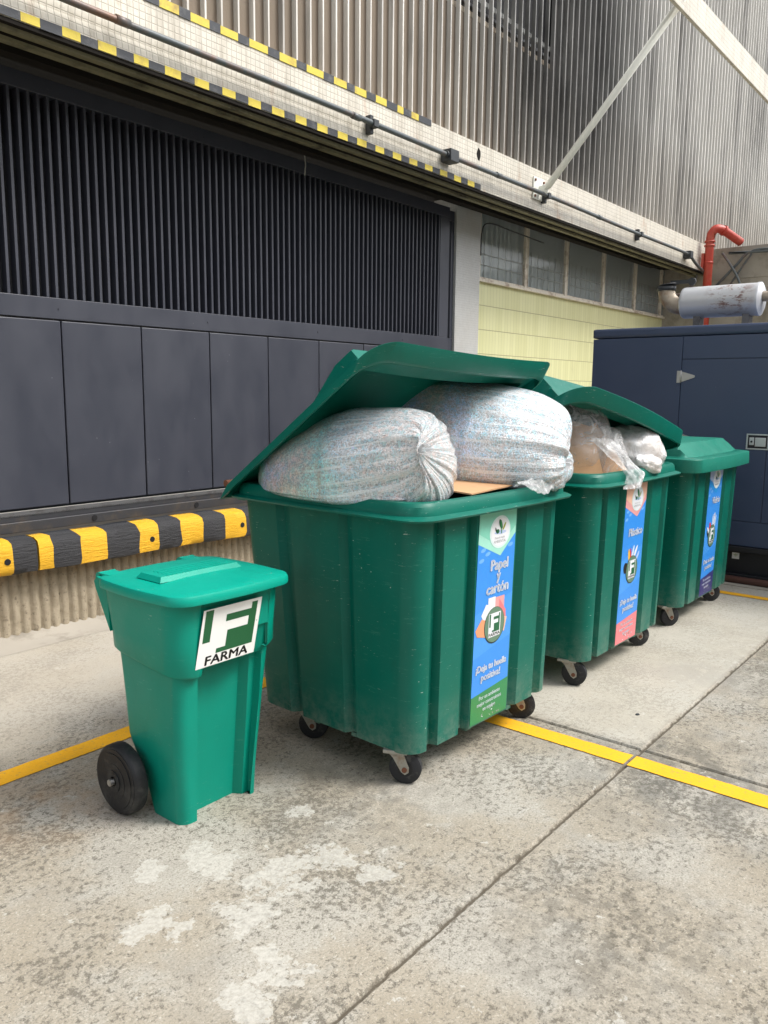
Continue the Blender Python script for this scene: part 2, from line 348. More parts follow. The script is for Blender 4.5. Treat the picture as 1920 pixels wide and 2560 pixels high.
# sticker inks
for k, c in dict(s_sky=(.040, .27, .78), s_sky2=(.060, .31, .82), s_mint=(.22, .62, .48), s_mint2=(.34, .70, .58), s_white=(.78, .80, .84), s_glow=(.66, .80, .80), s_green=(.03, .24, .08), s_dkgreen=(.012, .12, .05),
                 s_stone=(.12, .22, .15), s_ink=(.01, .012, .012), s_txt=(.74, .80, .90), s_orange=(.80, .32, .16), s_pink=(.72, .34, .34), s_rose=(.74, .20, .22), s_peach=(.82, .50, .36), s_navy=(.03, .03, .16),
                 s_red=(.70, .05, .05), s_yel=(.85, .50, .05), s_grey=(.30, .34, .34), s_blue2=(.02, .28, .72), s_lav=(.45, .56, .80), s_cloud=(.52, .68, .90), s_sky3=(.16, .42, .84), s_olive=(.30, .36, .05)).items():
    MT[k] = flat(k.replace('s_', 'sticker_ink_'), c, .32, .5, var=.05, vs=20)
MT['logogreen'] = flat('logo_green', (.01, .10, .035), .35, var=.04)

# ------------------------------------------------------------------ geometry helpers
class MB:
    def __init__(s): s.b = bmesh.new(); s.mats = []
    def mi(s, m):
        if m not in s.mats: s.mats.append(m)
        return s.mats.index(m)
    def face(s, vs, m=None, smooth=False):
        try: f = s.b.faces.new(vs)
        except ValueError: return None
        f.material_index = s.mi(m); f.smooth = smooth; return f
    def poly(s, pts, m=None, smooth=False): return s.face([s.b.verts.new(p) for p in pts], m, smooth)
    def box(s, x0, x1, y0, y1, z0, z1, m=None, bev=0., rot=None):
        n0 = len(s.b.verts)
        v = [s.b.verts.new((x, y, z)) for z in (z0, z1) for x, y in ((x0, y0), (x1, y0), (x1, y1), (x0, y1))]
        fs = [s.face([v[i] for i in q], m) for q in ((3, 2, 1, 0), (4, 5, 6, 7), (0, 1, 5, 4), (1, 2, 6, 5), (2, 3, 7, 6), (3, 0, 4, 7))]
        if rot is not None:
            bmesh.ops.transform(s.b, matrix=rot, verts=v)
        if bev:
            es = {e for f in fs for e in f.edges}
            r = bmesh.ops.bevel(s.b, geom=list(es), offset=bev, segments=2, affect='EDGES', profile=.7)
            for f in r['faces']: f.material_index = s.mi(m); f.smooth = True
        return s
    def tube(s, pts, r, m=None, seg=10, cap=True):
        pts = [Vector(p) for p in pts]; rings = []
        prev = None
        for i, p in enumerate(pts):
            t = (pts[min(i + 1, len(pts) - 1)] - pts[max(i - 1, 0)]).normalized()
            if prev is None:
                a = t.cross(Vector((0, 0, 1)));
                if a.length < .05: a = t.cross(Vector((0, 1, 0)))
            else: a = prev - t * prev.dot(t)
            a.normalize(); prev = a; b = t.cross(a)
            rr = r[i] if isinstance(r, (list, tuple)) else r
            rings.append([s.b.verts.new(p + (a * math.cos(2 * math.pi * k / seg) + b * math.sin(2 * math.pi * k / seg)) * rr) for k in range(seg)])
        s.skin(rings, m, True, True)
        if cap: s.face(rings[0][::-1], m); s.face(rings[-1], m)
        return s
    def skin(s, rings, m=None, closed=True, smooth=False):
        n = len(rings[0])
        for a, b in zip(rings, rings[1:]):
            for k in range(n if closed else n - 1):
                s.face([a[k], a[(k + 1) % n], b[(k + 1) % n], b[k]], m, smooth)
    def loft(s, secs, m=None, closed=True, smooth=False, cap0=False, cap1=False):
        rings = [[s.b.verts.new(p) for p in q] for q in secs]; s.skin(rings, m, closed, smooth)
        if cap0: s.face(rings[0][::-1], m)
        if cap1: s.face(rings[-1], m)
        return rings
    def disc(s, c, ax, r, h, m=None, seg=20, bev=0.):
        c = Vector(c); ax = Vector(ax).normalized()
        if bev: return s.tube([c - ax * h / 2, c - ax * (h / 2 - bev), c + ax * (h / 2 - bev), c + ax * h / 2], [r - bev, r, r, r - bev], m, seg)
        return s.tube([c - ax * h / 2, c + ax * h / 2], r, m, seg)
    def build(s, name, mat, parent=None, loc=None, auto=None, recalc=True):
        if recalc: bmesh.ops.recalc_face_normals(s.b, faces=s.b.faces[:])
        off = Vector(loc) if loc is not None else (Vector(parent['_o']) if parent is not None and '_o' in parent else Vector((0, 0, 0)))
        if off.length: bmesh.ops.translate(s.b, verts=s.b.verts, vec=-off)
        me = bpy.data.meshes.new(name); s.b.to_mesh(me); s.b.free()
        if s.mats:
            for k in s.mats: me.materials.append(MT[k] if k else MT[mat])
        else: me.materials.append(MT[mat])
        if auto is not None:
            me.shade_smooth(); me.set_sharp_from_angle(angle=R(auto))
        o = bpy.data.objects.new(name, me); col.objects.link(o)
        if parent is not None: o.parent = parent
        if loc is not None: o.location = loc
        return o
def empty(name, loc, rz=0., world_parts=False):
    o = bpy.data.objects.new(name, None); o.empty_display_size = .1; col.objects.link(o); o.location = loc; o.rotation_euler = (0, 0, rz)
    if world_parts: o['_o'] = tuple(loc)
    return o
def tag(o, label=None, cat=None, group=None, kind=None):
    if label: o['label'] = label
    if cat: o['category'] = cat
    if group: o['group'] = group
    if kind: o['kind'] = kind
    return o
def smooth_path(pts, n=6):
    P = [Vector(p) for p in pts]; out = []
    for i in range(len(P) - 1):
        a, b, c, d = P[max(i - 1, 0)], P[i], P[i + 1], P[min(i + 2, len(P) - 1)]
        for k in range(n):
            t = k / n
            out.append(.5 * ((2 * b) + (c - a) * t + (2 * a - 5 * b + 4 * c - d) * t * t + (3 * b - a - 3 * c + d) * t ** 3))
    out.append(P[-1]); return out
_tc = {}
def text_polys(body, size, bold=0.):
    """filled outline of a word as 2D triangles, centred"""
    k = (body, size, bold)
    if k in _tc: return _tc[k]
    cu = bpy.data.curves.new('t', 'FONT'); cu.body = body; cu.size = size; cu.align_x = 'CENTER'; cu.align_y = 'CENTER'; cu.offset = bold; cu.resolution_u = 3; cu.fill_mode = 'FRONT'
    o = bpy.data.objects.new('t', cu); col.objects.link(o); bpy.context.view_layer.update()
    me = bpy.data.meshes.new_from_object(o.evaluated_get(bpy.context.evaluated_depsgraph_get()))
    r = ([tuple(v.co[:2]) for v in me.vertices], [tuple(p.vertices) for p in me.polygons])
    bpy.data.meshes.remove(me); bpy.data.objects.remove(o); bpy.data.curves.remove(cu)
    _tc[k] = r; return r

# ------------------------------------------------------------------ ground
def ground():
    m = MB(); g = .006; d = .010
    def axis(j, lo, hi, fine0, fine1, step):
        v = [lo]
        a = fine0
        while a < fine1: v.append(a); a += step
        v += [fine1, hi]
        v = [q for q in v if abs(q - j) > .05]
        v += [j - g - .008, j - g, j + g, j + g + .008]
        return sorted(v)
    X = axis(3.42, -60, 80, -2, 12, .35); Y = axis(1.255, -60, 80, -2, 8, .35)
    vs = {}
    for i, x in enumerate(X):
        for j, y in enumerate(Y):
            z = 0.
            jx = abs(x - 3.42) <= g + 1e-6; jy = abs(y - 1.255) <= g + 1e-6
            if jx or jy: z = -d
            vs[i, j] = m.b.verts.new((x, y, z))
    for i in range(len(X) - 1):
        for j in range(len(Y) - 1): m.face([vs[i, j], vs[i + 1, j], vs[i + 1, j + 1], vs[i, j + 1]])
    tag(m.build('ground', 'ground'), kind='structure')
ground()
def strip(name, along, a0, a1, b0, b1, z=.004):
    """painted line with slightly ragged edges"""
    m = MB(); n = int((a1 - a0) / .02); A = []; B = []
    for i in range(n + 1):
        t = a0 + (a1 - a0) * i / n
        e0 = b0 + .004 * noise.noise((t * 9, b0, 1)) + .0025 * noise.noise((t * 45, b0, 3)); e1 = b1 + .004 * noise.noise((t * 9, b1, 7)) + .0025 * noise.noise((t * 45, b1, 5))
        if along == 'x': A.append(m.b.verts.new((t, e0, z))); B.append(m.b.verts.new((t, e1, z)))
        else: A.append(m.b.verts.new((e0, t, z))); B.append(m.b.verts.new((e1, t, z)))
    for i in range(n): m.face([A[i], A[i + 1], B[i + 1], B[i]])
    tag(m.build(name, 'yroad', recalc=True), kind='structure')
strip('painted_line', 'x', -3, 3.335, 3.125, 3.24)
strip('painted_line', 'y', -4, 1.248, 3.225, 3.335)
strip('painted_line', 'y', 1.263, 3.12, 3.225, 3.335)
strip('painted_line', 'y', -3, 2.6, 6.66, 6.75)

# ------------------------------------------------------------------ factory building
XC = 13.6
B = empty('factory_building', (5, 5, 0), world_parts=True)
tag(B, 'factory building with cream mosaic band, ribbed metal cladding and yellow tiled wall', 'building')
# mosaic band (with soft bulge near the lower edge), butts against corner
m = MB(); prof = [(4.55, 3.512), (4.40, 3.512), (4.398, 3.56), (4.40, 3.60), (4.405, 3.64), (4.40, 3.70), (4.40, 3.925), (4.60, 3.930)]
m.loft([[(x, y, z) for y, z in prof] for x in (-3, 2, 7, 10, XC - .02)], closed=False)
m.build('mosaic_band', 'mosaic', B)
def ribs(name, along, a0, a1, z0, z1, face, depth, cutx=None):
    """troughs and narrow upstanding ribs"""
    fins = MB(); fl = MB(); p = .137; n = int((a1 - a0) / p)
    for i in range(n + 1):
        a = a0 + i * p + random.uniform(-.004, .004); w = .014 + random.uniform(-.001, .002)
        lean = random.uniform(-.004, .004)
        if along == 'x': fins.loft([[(a + (lean if z > z0 else 0), face + depth, z), (a + (lean if z > z0 else 0), face, z), (a + w + (lean if z > z0 else 0), face, z), (a + w + .004 + (lean if z > z0 else 0), face + depth, z)] for z in (z0, z1)], closed=False)
        else: fins.loft([[(face + depth, a, z), (face, a, z), (face, a + w, z), (face + depth, a + w + .004, z)] for z in (z0, z1)], closed=False)
    if along == 'x':
        if cutx:
            c0, c1, cz0, cz1 = cutx
            for (xa, xb, za, zb) in ((a0, c0, z0, z1), (c1, a1, z0, z1), (c0, c1, z0, cz0), (c0, c1, cz1, z1)):
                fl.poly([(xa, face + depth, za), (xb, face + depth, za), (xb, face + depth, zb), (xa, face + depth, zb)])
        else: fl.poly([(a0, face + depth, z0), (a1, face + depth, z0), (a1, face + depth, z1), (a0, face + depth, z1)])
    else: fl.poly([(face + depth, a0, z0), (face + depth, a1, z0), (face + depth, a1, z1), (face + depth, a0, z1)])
    return fins, fl
def cl_build(fins, fl, org):
    # own origins so that dirt sits at real heights
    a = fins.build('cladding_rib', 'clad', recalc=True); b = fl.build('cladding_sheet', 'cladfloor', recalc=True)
    for o in (a, b):
        for v in o.data.vertices: v.co -= Vector(org)
        o.parent = B; o.location = Vector(org) - Vector((5, 5, 0))
        tag(o, kind='stuff') if False else None
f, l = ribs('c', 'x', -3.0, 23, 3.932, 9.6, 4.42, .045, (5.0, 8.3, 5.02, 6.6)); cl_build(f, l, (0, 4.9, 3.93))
m = MB()   # dark opening behind the ribs with two angle girders
m.box(4.9, 8.5, 4.56, 4.60, 4.9, 6.75); m.build('roof_opening', 'gateback', B)
m = MB(); m.box(4.95, 8.25, 4.475, 4.50, 5.03, 5.075, 'elbow'); m.box(4.95, 8.25, 4.475, 4.52, 5.12, 5.145, 'rack'); m.box(6.3, 8.25, 4.475, 4.49, 5.20, 5.245, 'pipe_pale')
m.build('girder', 'white', B)
# top closure behind, to stop light leaks
m = MB(); m.box(-3, XC + .4, 4.62, 4.70, 3.52, 4.88); m.box(-3, 4.9, 4.62, 4.70, 4.88, 9.2); m.box(4.9, 23, 4.62, 4.7, 4.88, 9.6); m.box(XC + .82, 23, 4.5, 4.7, 0, 4.88); m.build('inner_wall', 'soffit', B)
m = MB(); m.box(-3, XC, 4.70, 5.9, 3.62, 3.66); m.build('soffit', 'soffit', B)
m = MB()
for y0, y1, z0, z1 in ((4.44, 4.47, 3.470, 3.511), (4.472, 4.53, 3.485, 3.511), (4.545, 4.60, 3.455, 3.475)): m.box(-3, XC - .05, y0, y1, z0, z1)
m.build('channel_rail', 'olive', B)
m = MB(); m.box(-3, XC - .1, 4.401, 4.438, 3.488, 3.511); m.box(-3, 12.2, 4.70, 4.80, 3.46, 3.60); m.build('drip_edge', 'soffit', B)
# pilaster, yellow tiles, windows
m = MB(); m.box(7.33, 7.80, 5.0, 5.3, 0, 3.62); m.build('pilaster', 'pilaster', B)
m = MB(); m.poly([(7.8, 5.1, 0), (XC + .75, 5.1, 0), (XC + .75, 5.1, 2.83), (7.8, 5.1, 2.83)])
o = m.build('tiled_wall', 'ytile', B)
for v in o.data.vertices: v.co += Vector((0, 0, 0))
mull = [7.857, 8.947, 10.013, 11.176, 12.328, 13.418, 14.40]
m = MB(); m.box(7.803, 14.4, 5.055, 5.17, 2.832, 2.862); m.build('window_sill', 'cream', B)
for i in range(6):
    a, b = mull[i], mull[i + 1]
    wn = MB(); wn.box(a - .02, a + .035, 5.07, 5.13, 2.864, 3.60); wn.box(a + .037, b - .022, 5.08, 5.12, 2.864, 2.885); wn.box(a + .06, a + .075, 5.078, 5.122, 2.887, 3.6)
    wo_ = wn.build('window', 'cream', B)
    g = MB(); g.poly([(a + .037, 5.10, 2.887), (b - .022, 5.10, 2.887), (b - .022, 5.10, 3.6), (a + .037, 5.10, 3.6)]); o = g.build('pane', 'glass'); o.parent = wo_; o.data.transform(Matrix.Translation((-5, -5, 0)))
    c = MB(); x = a + .07
    while x < b - .09:
        ww = random.uniform(.035, .06)
        c.poly([(x, 5.125, 2.88), (x + ww, 5.135, 2.88), (x + ww, 5.135, 3.6), (x, 5.125, 3.6)]); x += ww + random.uniform(.03, .055)
    o = c.build('blind_slats', 'curtain'); o.parent = wo_; o.data.transform(Matrix.Translation((-5, -5, 0)))
    gw = MB()
    for z in (3.02, 3.14): gw.tube([(a + .04, 5.085, z), (b - .03, 5.085, z)], .003, seg=4)
    x = a + .16
    while x < b - .1: gw.tube([(x, 5.087, 2.887), (x, 5.087, 3.30)], .0022, seg=4); x += .155
    o = gw.build('window_bars', 'wire'); o.parent = wo_; o.data.transform(Matrix.Translation((-5, -5, 0)))
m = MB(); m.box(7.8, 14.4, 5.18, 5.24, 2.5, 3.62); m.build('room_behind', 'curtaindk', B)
# return wall beside the generator
m = MB(); m.box(XC, XC + .8, -8, 4.40, 0, 3.88); m.box(XC + .001, XC + .8, 4.402, 5.3, 0, 3.93); m.build('return_wall', 'conc', B)
m = MB(); m.box(XC - .012, XC, -8, 4.38, 3.40, 3.45); m.build('string_course', 'conc', B)
# upper canopy beam
m = MB(); m.box(6.2, 19, 2.95, 2.985, 5.10, 5.36)
m.build('canopy_beam', 'mosaic', B)
# ribbed dock face
m = MB(); rings = []
xs = []; x = -3.0
while x < 7.33:
    xs += [x, x + .008, x + .020, x + .034, x + .048, x + .058]; x += .0668
def dock_y(x, z):
    t = ((x + 3.0) % .0668) / .0668
    r = .026 * max(0, math.sin(math.pi * min(1, t / .88))) ** .6
    ch = noise.noise((x * 14, z * 9, 0)); r *= .55 if ch > .38 else (1 if ch < .2 else .85)
    return 4.945 - r + .006 * noise.noise((x * 30, z * 25, 4))
m.loft([[(x, dock_y(x, z), z) for x in xs] for z in [i * .03 for i in range(19)]], closed=False, smooth=True)
m.box(-3, 7.33, 4.96, 5.9, .0, .60); m.build('dock_face', 'dock', B)
m = MB()   # rounded cement fillet at the foot
m.loft([[(x, 4.70 + .02 * noise.noise((x * 2, 0, 0)), .0015), (x, 4.86, .012), (x, 4.94, .045 + .008 * noise.noise((x * 6, 1, 0)))] for x in [i * .1 - 3 for i in range(104)]], closed=False, smooth=True)
m.build('cement_fillet', 'conc', B)
m = MB(); ring = [(random.uniform(.8, 1.2) * .032 * math.cos(a), random.uniform(.8, 1.25) * .05 * math.sin(a)) for a in [i * math.pi / 5 for i in range(10)]]
m.loft([[(6.794 + x, y, 3.83 + z) for x, z in ring] for y in (4.3975, 4.40)], cap0=True); m.build('broken_hole', 'soffit', B)

# unseen building across the yard, added to block low sky and mirror in the panes
m = MB()
m.box(-26, 34, -14.6, -14, 0, 9); m.box(-26, 34, -13.995, -13.9, 3.5, 3.9)
for i in range(300): m.box(-26 + i * .2, -25.96 + i * .2, -13.995, -13.94, 3.92, 9)
tag(m.build('unseen_building', 'conc', loc=(4, -14, 0)), 'unseen ribbed building across the yard, added to block low sky and mirror in the window panes', 'building')
# hazard strips fixed to the band
def hazard(name, xs, xe, first_y, z0, z1, label, y=4.392):
    edges = list(xs); yel = MB(); col0 = first_y
    for i in range(len(edges) - 1):
        a, b = edges[i], edges[i + 1]
        j = .004
        yel.box(a + .0003, b - .0003, y + random.uniform(0, .002), 4.3975, z0 + random.uniform(-.003, .003), z1 + random.uniform(-.003, .003), 'hy' if col0 else 'hb'); col0 = not col0
    o = yel.build(name, 'hy', loc=(edges[0], 4.3975, z0)); tag(o, label, 'hazard strip', 'hazard strips on the mosaic band')
low = [2.33, 2.437, 2.564, 2.674, 2.782, 2.9, 3.017, 3.12, 3.237, 3.357, 3.461, 3.575, 3.685, 3.797, 3.909, 4.024, 4.126, 4.244]
st = .1125
lo = [2.33 - st * k for k in range(30, 0, -1)] + low + [4.244 + st * k for k in range(1, 24)]
hazard('hazard_strip', lo, None, True, 3.513, 3.562, 'black and yellow striped strip along the lower edge of the mosaic band')
hi = [3.354, 3.441, 3.59, 3.68, 3.827, 3.927, 4.095, 4.204, 4.369, 4.473, 4.65, 4.764, 4.908, 5.002, 5.141, 5.257, 5.394, 5.536, 5.617, 5.727, 5.829, 6.015]
hp = [3.22, 3.10][:0]
hazard('hazard_strip', [3.10, 3.21] + hi, None, False, 3.885, 3.938, 'black and yellow striped strip along the upper edge below the metal ribs')

# conduit with clamps and boxes
c = empty('conduit', (2, 4.4, 3.6), world_parts=True); tag(c, 'long grey conduit pipe running along the mosaic band with clamps and junction boxes', 'conduit')
pz = lambda x: 3.685 - .0045 * max(0, x - 5)
MB().tube([(x, 4.33, pz(x) + .004 * math.sin(x * 1.7)) for x in [-3 + .5 * i for i in range(32)]], .021, 'pipe', 10).build('pipe', 'pipe', c)
for x in (5.16, 8.05, 10.62):
    k = MB(); k.box(x - .02, x + .02, 4.35, 4.40, pz(x) - .07, pz(x) + .07, bev=.004); k.box(x - .03, x + .03, 4.30, 4.355, pz(x) - .03, pz(x) + .03, bev=.008); k.build('clamp', 'boxdark', c)
for x, s_ in ((6.24, .065), (12.5, .06)):
    k = MB(); k.box(x - s_, x + s_, 4.29, 4.398, pz(x) - .055, pz(x) + .05, bev=.006); k.tube([(x - s_ - .03, 4.33, pz(x)), (x - s_ + .01, 4.33, pz(x))], .03); k.build('junction_box', 'boxdark', c)
for x in (2.86, 4.9, 7.0, 9.3):
    MB().tube([(x, 4.33, pz(x)), (x + .09, 4.33, pz(x))], .026).build('coupling', 'pipe', c)
# strut
c = empty('diagonal_strut', (7.96, 4.4, 3.68), world_parts=True); tag(c, 'white painted round strut slanting from mosaic band up to the canopy beam', 'strut')
k = MB(); k.box(7.84, 8.08, 4.385, 4.3985, 3.62, 3.84, bev=.003)
for dx in (-.09, .09):
    for dz in (-.08, .08): k.disc((7.96 + dx, 4.38, 3.73 + dz), (0, 1, 0), .014, .012, 'bolt', 8)
k.build('base_plate', 'white', c)
k = MB(); k.box(7.95, 7.97, 4.28, 4.384, 3.68, 3.76); k.build('lug', 'white', c)
a, b_ = Vector((7.96, 4.31, 3.715)), Vector((7.96, 2.91, 5.27)); k = MB(); k.tube([a, a.lerp(b_, .02), b_], [.012, .036, .036], 'white', 14); k.build('round_tube', 'white', c)

# ------------------------------------------------------------------ sliding gate
def gate(name, x0, x1, yf, label, panels=True, zb=.836):
    g = empty(name, (x0, yf, zb), world_parts=True); tag(g, label, 'gate')
    f = MB(); f.box(x0, x1, yf, yf + .07, 3.374, 3.474, bev=.004); f.box(x0 + .0, x1, yf, yf + .07, 2.034, 2.166, bev=.004)
    f.box(x1 - .16 if panels else x1 - .05, x1, yf + .002, yf + .068, 2.168, 3.372); f.box(x0, x0 + .06, yf + .002, yf + .068, 2.168, 3.372)
    if panels: f.box(x0, x1, yf + .03, yf + .06, zb + .001, 2.032)
    if panels: f.box(x0, x1, yf + .032, yf + .068, zb - .012, zb)
    f.build('frame', 'gate', g)
    if not panels: MB().box(x0, x1, yf + .01, yf + .06, zb + .002, 2.03).build('lower_panel', 'gate', g)
    if panels:
        x = 2.784 - .597 * 8
        while x < x1 - .05:
            a, b = max(x, x0) + .005, min(x + .597, x1) - .005
            MB().box(a, b, yf - .004, yf + .028, zb + .006, 2.024, bev=.006).build('panel', 'gate', g); x += .597
    if panels:
        for zz in (2.10, 3.42):
            x = -2.0
            while x < 7.0:
                q = MB(); q.disc((x, yf - .001, zz), (0, 1, 0), .007, .006, None, 8); q.build('rivet', 'gate', g); x += 1.194
    s = MB(); x = 2.523 - .0624 * 80
    while x < x1 - (.17 if panels else .06):
        if x > x0 + (.07 if panels else .045): s.box(x - .0085, x + .0085, yf + .004, yf + .066, 2.168, 3.372)
        x += .0624
    s.build('louvre_slats', 'gate', g)
    MB().box(x0 + .06, x1 - .06, yf + .10, yf + .11, 2.05, 3.46).build('backing_sheet', 'gateback', g)
gate('sliding_gate', -2.3, 7.13, 4.95, 'long charcoal sliding gate with vertical louvres above plain panels')
gate('sliding_gate', 7.145, 7.325, 5.025, 'narrow edge of the second charcoal gate leaf against the grey pilaster', False)
t = empty('gate_track', (-2, 4.93, .69), world_parts=True); tag(t, 'dark steel track beam with toothed rack under the sliding gate', 'gate track')
k = MB(); k.box(-3, 7.3, 4.90, 4.97, .70, .765, bev=.004); k.box(-3, 7.3, 4.93, 4.965, .767, .795); k.build('track_beam', 'rail', t)
k = MB(); x = -2.3
k.box(-2.3, 7.25, 4.925, 4.95, .806, .824)
n_ = int((7.25 + 2.3) / .0165)
top = []; bot = []
for i in range(n_):
    x = -2.3 + i * .0165
    for (dx, z) in ((0, .796), (.006, .796), (.009, .804), (.0135, .804)): top.append((x + dx, z))
k.loft([[(x, y, z) for x, z in top] for y in (4.926, 4.948)], closed=False)
k.loft([[(x, 4.926, z) for x, z in top], [(x, 4.926, .8055) for x, z in top]], closed=False)
k.build('toothed_rack', 'rack', t)
for x in (2.93, 3.78):
    k = MB(); k.disc((x, 4.8975, .734), (0, 1, 0), .02, .004, None, 12); k.build('bolt_hole', 'gateback', t)

# ------------------------------------------------------------------ timber bumpers
def bumper(x0, x1, edges, first_y, holes, label):
    b = empty('timber_bumper', (x0, 4.88, .46), world_parts=True); tag(b, label, 'bumper', 'timber bumpers on the dock edge')
    m = MB(); E = [x0] + [e for e in edges if x0 < e < x1] + [x1]
    prof = [(4.945, .46), (4.82, .456), (4.788, .468), (4.782, .50), (4.786, .61), (4.80, .648), (4.84, .668), (4.945, .675)]
    cy = first_y
    rings = None
    for a, c_ in zip(E, E[1:]):
        n = max(2, int((c_ - a) / .03)); rr = []
        for i in range(n + 1):
            x = a + (c_ - a) * i / n; q = []
            for j, (y, z) in enumerate(prof):
                e = .014 * noise.noise((a * 3 + j, 7, 1)) if i == 0 and a != x0 else (.014 * noise.noise((c_ * 3 + j, 7, 1)) if i == n and c_ != x1 else 0)
                q.append((x + e, y + .007 * noise.noise((x * 9, j * 1.3, 0)), z + .008 * noise.noise((x * 5, j * 1.1, 5)) + (.02 * noise.noise((x * .8, 3, 3)))))
            rr.append(q)
        m.loft(rr, 'ty' if cy else 'tb', closed=True, smooth=True, cap0=(a == x0), cap1=(c_ == x1)); cy = not cy
    m.build('beam', 'ty', b, auto=50)
    for hx in holes:
        k = MB(); k.disc((hx, 4.787, .55), (0, 1, 0), .020, .012, None, 12); k.build('bolt_hole', 'gateback', b)
ed = [2.306, 2.567, 2.759, 2.949, 3.198, 3.357, 3.55, 3.75, 3.961, 4.17, 4.37, 4.57, 4.78, 4.98, 5.2, 5.4, 5.6, 5.8, 6.0, 6.2, 6.4, 6.6, 6.8]
bumper(.2, 2.460, [.4 + .2 * k for k in range(9)] + [2.306], False, [2.27], 'black and yellow timber bumper ending at the joint on the far left')
bumper(2.472, 7.1, ed[1:], True, [3.30, 4.13], 'black and yellow timber bumper running from the joint to behind the big bins')

# ------------------------------------------------------------------ pipes in the corner
c = empty('red_pipe', (13.25, 4.3, 2), world_parts=True); tag(c, 'red pipe rising behind the generator with an elbow at the corner of the building', 'pipe')
p = [(13.2, 4.27, 2.0), (13.2, 4.27, 3.95), (13.2, 4.255, 4.05), (13.22, 4.20, 4.115), (13.3, 4.13, 4.11), (13.4, 4.05, 4.05), (13.58, 3.92, 3.94)]
MB().tube(p[:2] + smooth_path(p[2:], 4), .064, None, 14).build('pipe', 'red', c)
for z in (3.87, 3.93): MB().tube([(13.2, 4.27, z - .012), (13.2, 4.27, z + .012)], .080, None, 14).build('flange', 'red', c)
MB().tube([(13.31, 4.12, 4.105), (13.335, 4.10, 4.09)], .08, None, 14).build('flange', 'red', c)
k = MB(); k.tube([(13.2, 4.27, 3.60), (13.2, 4.27, 3.63)], .07, None, 14); k.box(13.15, 13.25, 4.33, 4.37, 3.50, 3.76); k.build('bracket', 'red', c)
def wire(name, pts, r, mat, label, cat='cable', group=None):
    o = MB().tube(smooth_path(pts, 5), r, None, 7).build(name, mat, loc=pts[0]); tag(o, label, cat, group)
WX = 13.5
wire('conduit_tube', [(WX, -3, 3.62), (WX, 2.5, 3.74), (WX, 3.60, 3.80), (WX, 3.75, 3.70), (WX, 3.95, 3.40), (WX, 4.08, 3.2), (WX, 4.22, 3.08), (WX, 4.36, 3.06)], .016, 'pipe', 'thin grey conduit curving down the corner from the long run on return wall', 'conduit')
wire('conduit_tube', [(WX, -3, 3.56), (WX, 3.5, 3.76), (WX, 3.78, 3.75), (WX, 3.95, 3.58), (WX, 4.25, 3.27)], .022, 'pipe', 'grey conduit bending diagonally to the red pipe', 'conduit')
wire('conduit_tube', [(WX - .05, 4.15, 3.78), (WX - .05, 4.02, 3.60), (WX - .05, 3.88, 3.36), (WX - .05, 3.80, 3.10), (WX - .05, 3.80, 2.9)], .02, 'pipe', 'grey conduit dropping vertically beside the red pipe', 'conduit')
wire('conduit_tube', [(WX, -3, 3.05), (WX, 2, 3.05), (WX, 4.3, 3.02)], .03, 'pipe_pale', 'pale horizontal pipe low on the return wall above the muffler', 'pipe')
wire('cable', [(12.56, 4.33, 3.64), (12.8, 4.33, 3.56), (13.1, 4.33, 3.50), (13.3, 4.36, 3.48)], .022, 'pipe', 'short grey hose from the last junction box to the red pipe')
wire('cable', [(12.6, 4.75, 3.1), (13.0, 4.6, 3.15), (13.2, 4.5, 3.3), (13.25, 4.45, 3.45)], .02, 'pipe', 'grey cable curving under the end of the mosaic band')
wire('cable', [(7.86, 5.03, 3.10), (7.88, 5.03, 3.38), (8.0, 5.0, 3.46), (8.5, 4.98, 3.44), (9.2, 4.98, 3.42)], .008, 'boxdark', 'thin black cable beside the first window next to the pilaster')
wire('cable', [(5.0, 4.94, 3.52), (5.0, 4.93, 3.44), (4.99, 4.925, 3.40), (5.0, 4.94, 3.36)], .006, 'pipe_pale', 'short loose white cable end hanging over top of the gate')

# ------------------------------------------------------------------ generator
gx = 7.25
G = empty('generator', (gx + .75, 1.0, 0), world_parts=True); tag(G, 'navy blue enclosed generator with steel hinges and a rusty silver muffler on its roof', 'generator')
k = MB(); k.box(gx + .012, gx + 1.6, -1.6, 3.362, .302, 2.098); k.build('housing', 'gen', G)
k = MB(); k.box(gx, gx + 1.62, -1.61, 3.37, 2.103, 2.19, bev=.028); k.build('roof', 'gen', G)
def gpanel(name, y0, y1, z0, z1, parent=G):
    return MB().box(gx, gx + .011, y0 + .003, y1 - .003, z0 + .003, z1 - .003, bev=.003).build(name, 'gen', parent)
gpanel('side_panel', 2.517, 3.362, .517, 2.100); gpanel('side_panel', -1.6, 2.517, 1.90, 2.100); gpanel('lower_panel', -1.6, 3.362, .302, .517)
d1 = gpanel('door', 1.766, 2.517, .517, 1.90); d2 = gpanel('door', 1.0, 1.766, .517, 1.90)
for z in (1.748, 1.212):
    k = MB(); k.box(gx - .006, gx - .001, 2.522, 2.553, z - .052, z + .052); k.tube([(gx - .008, 2.517, z - .054), (gx - .008, 2.517, z + .054)], .006, None, 8)
    k.loft([[(x, 2.51, z - .045), (x, 2.40, z - .008), (x, 2.395, z + .004), (x, 2.40, z + .012), (x, 2.51, z + .045)] for x in (gx - .006, gx - .001)], cap0=True)
    for (yy, zz) in ((2.53, .035), (2.545, 0), (2.53, -.035), (2.49, .018), (2.47, -.015), (2.42, .002)): k.disc((gx - .007, yy, z + zz), (1, 0, 0), .006, .003, None, 8)
    k.build('hinge', 'zinc', G)
k = MB(); yc, zc = 1.84, 1.205
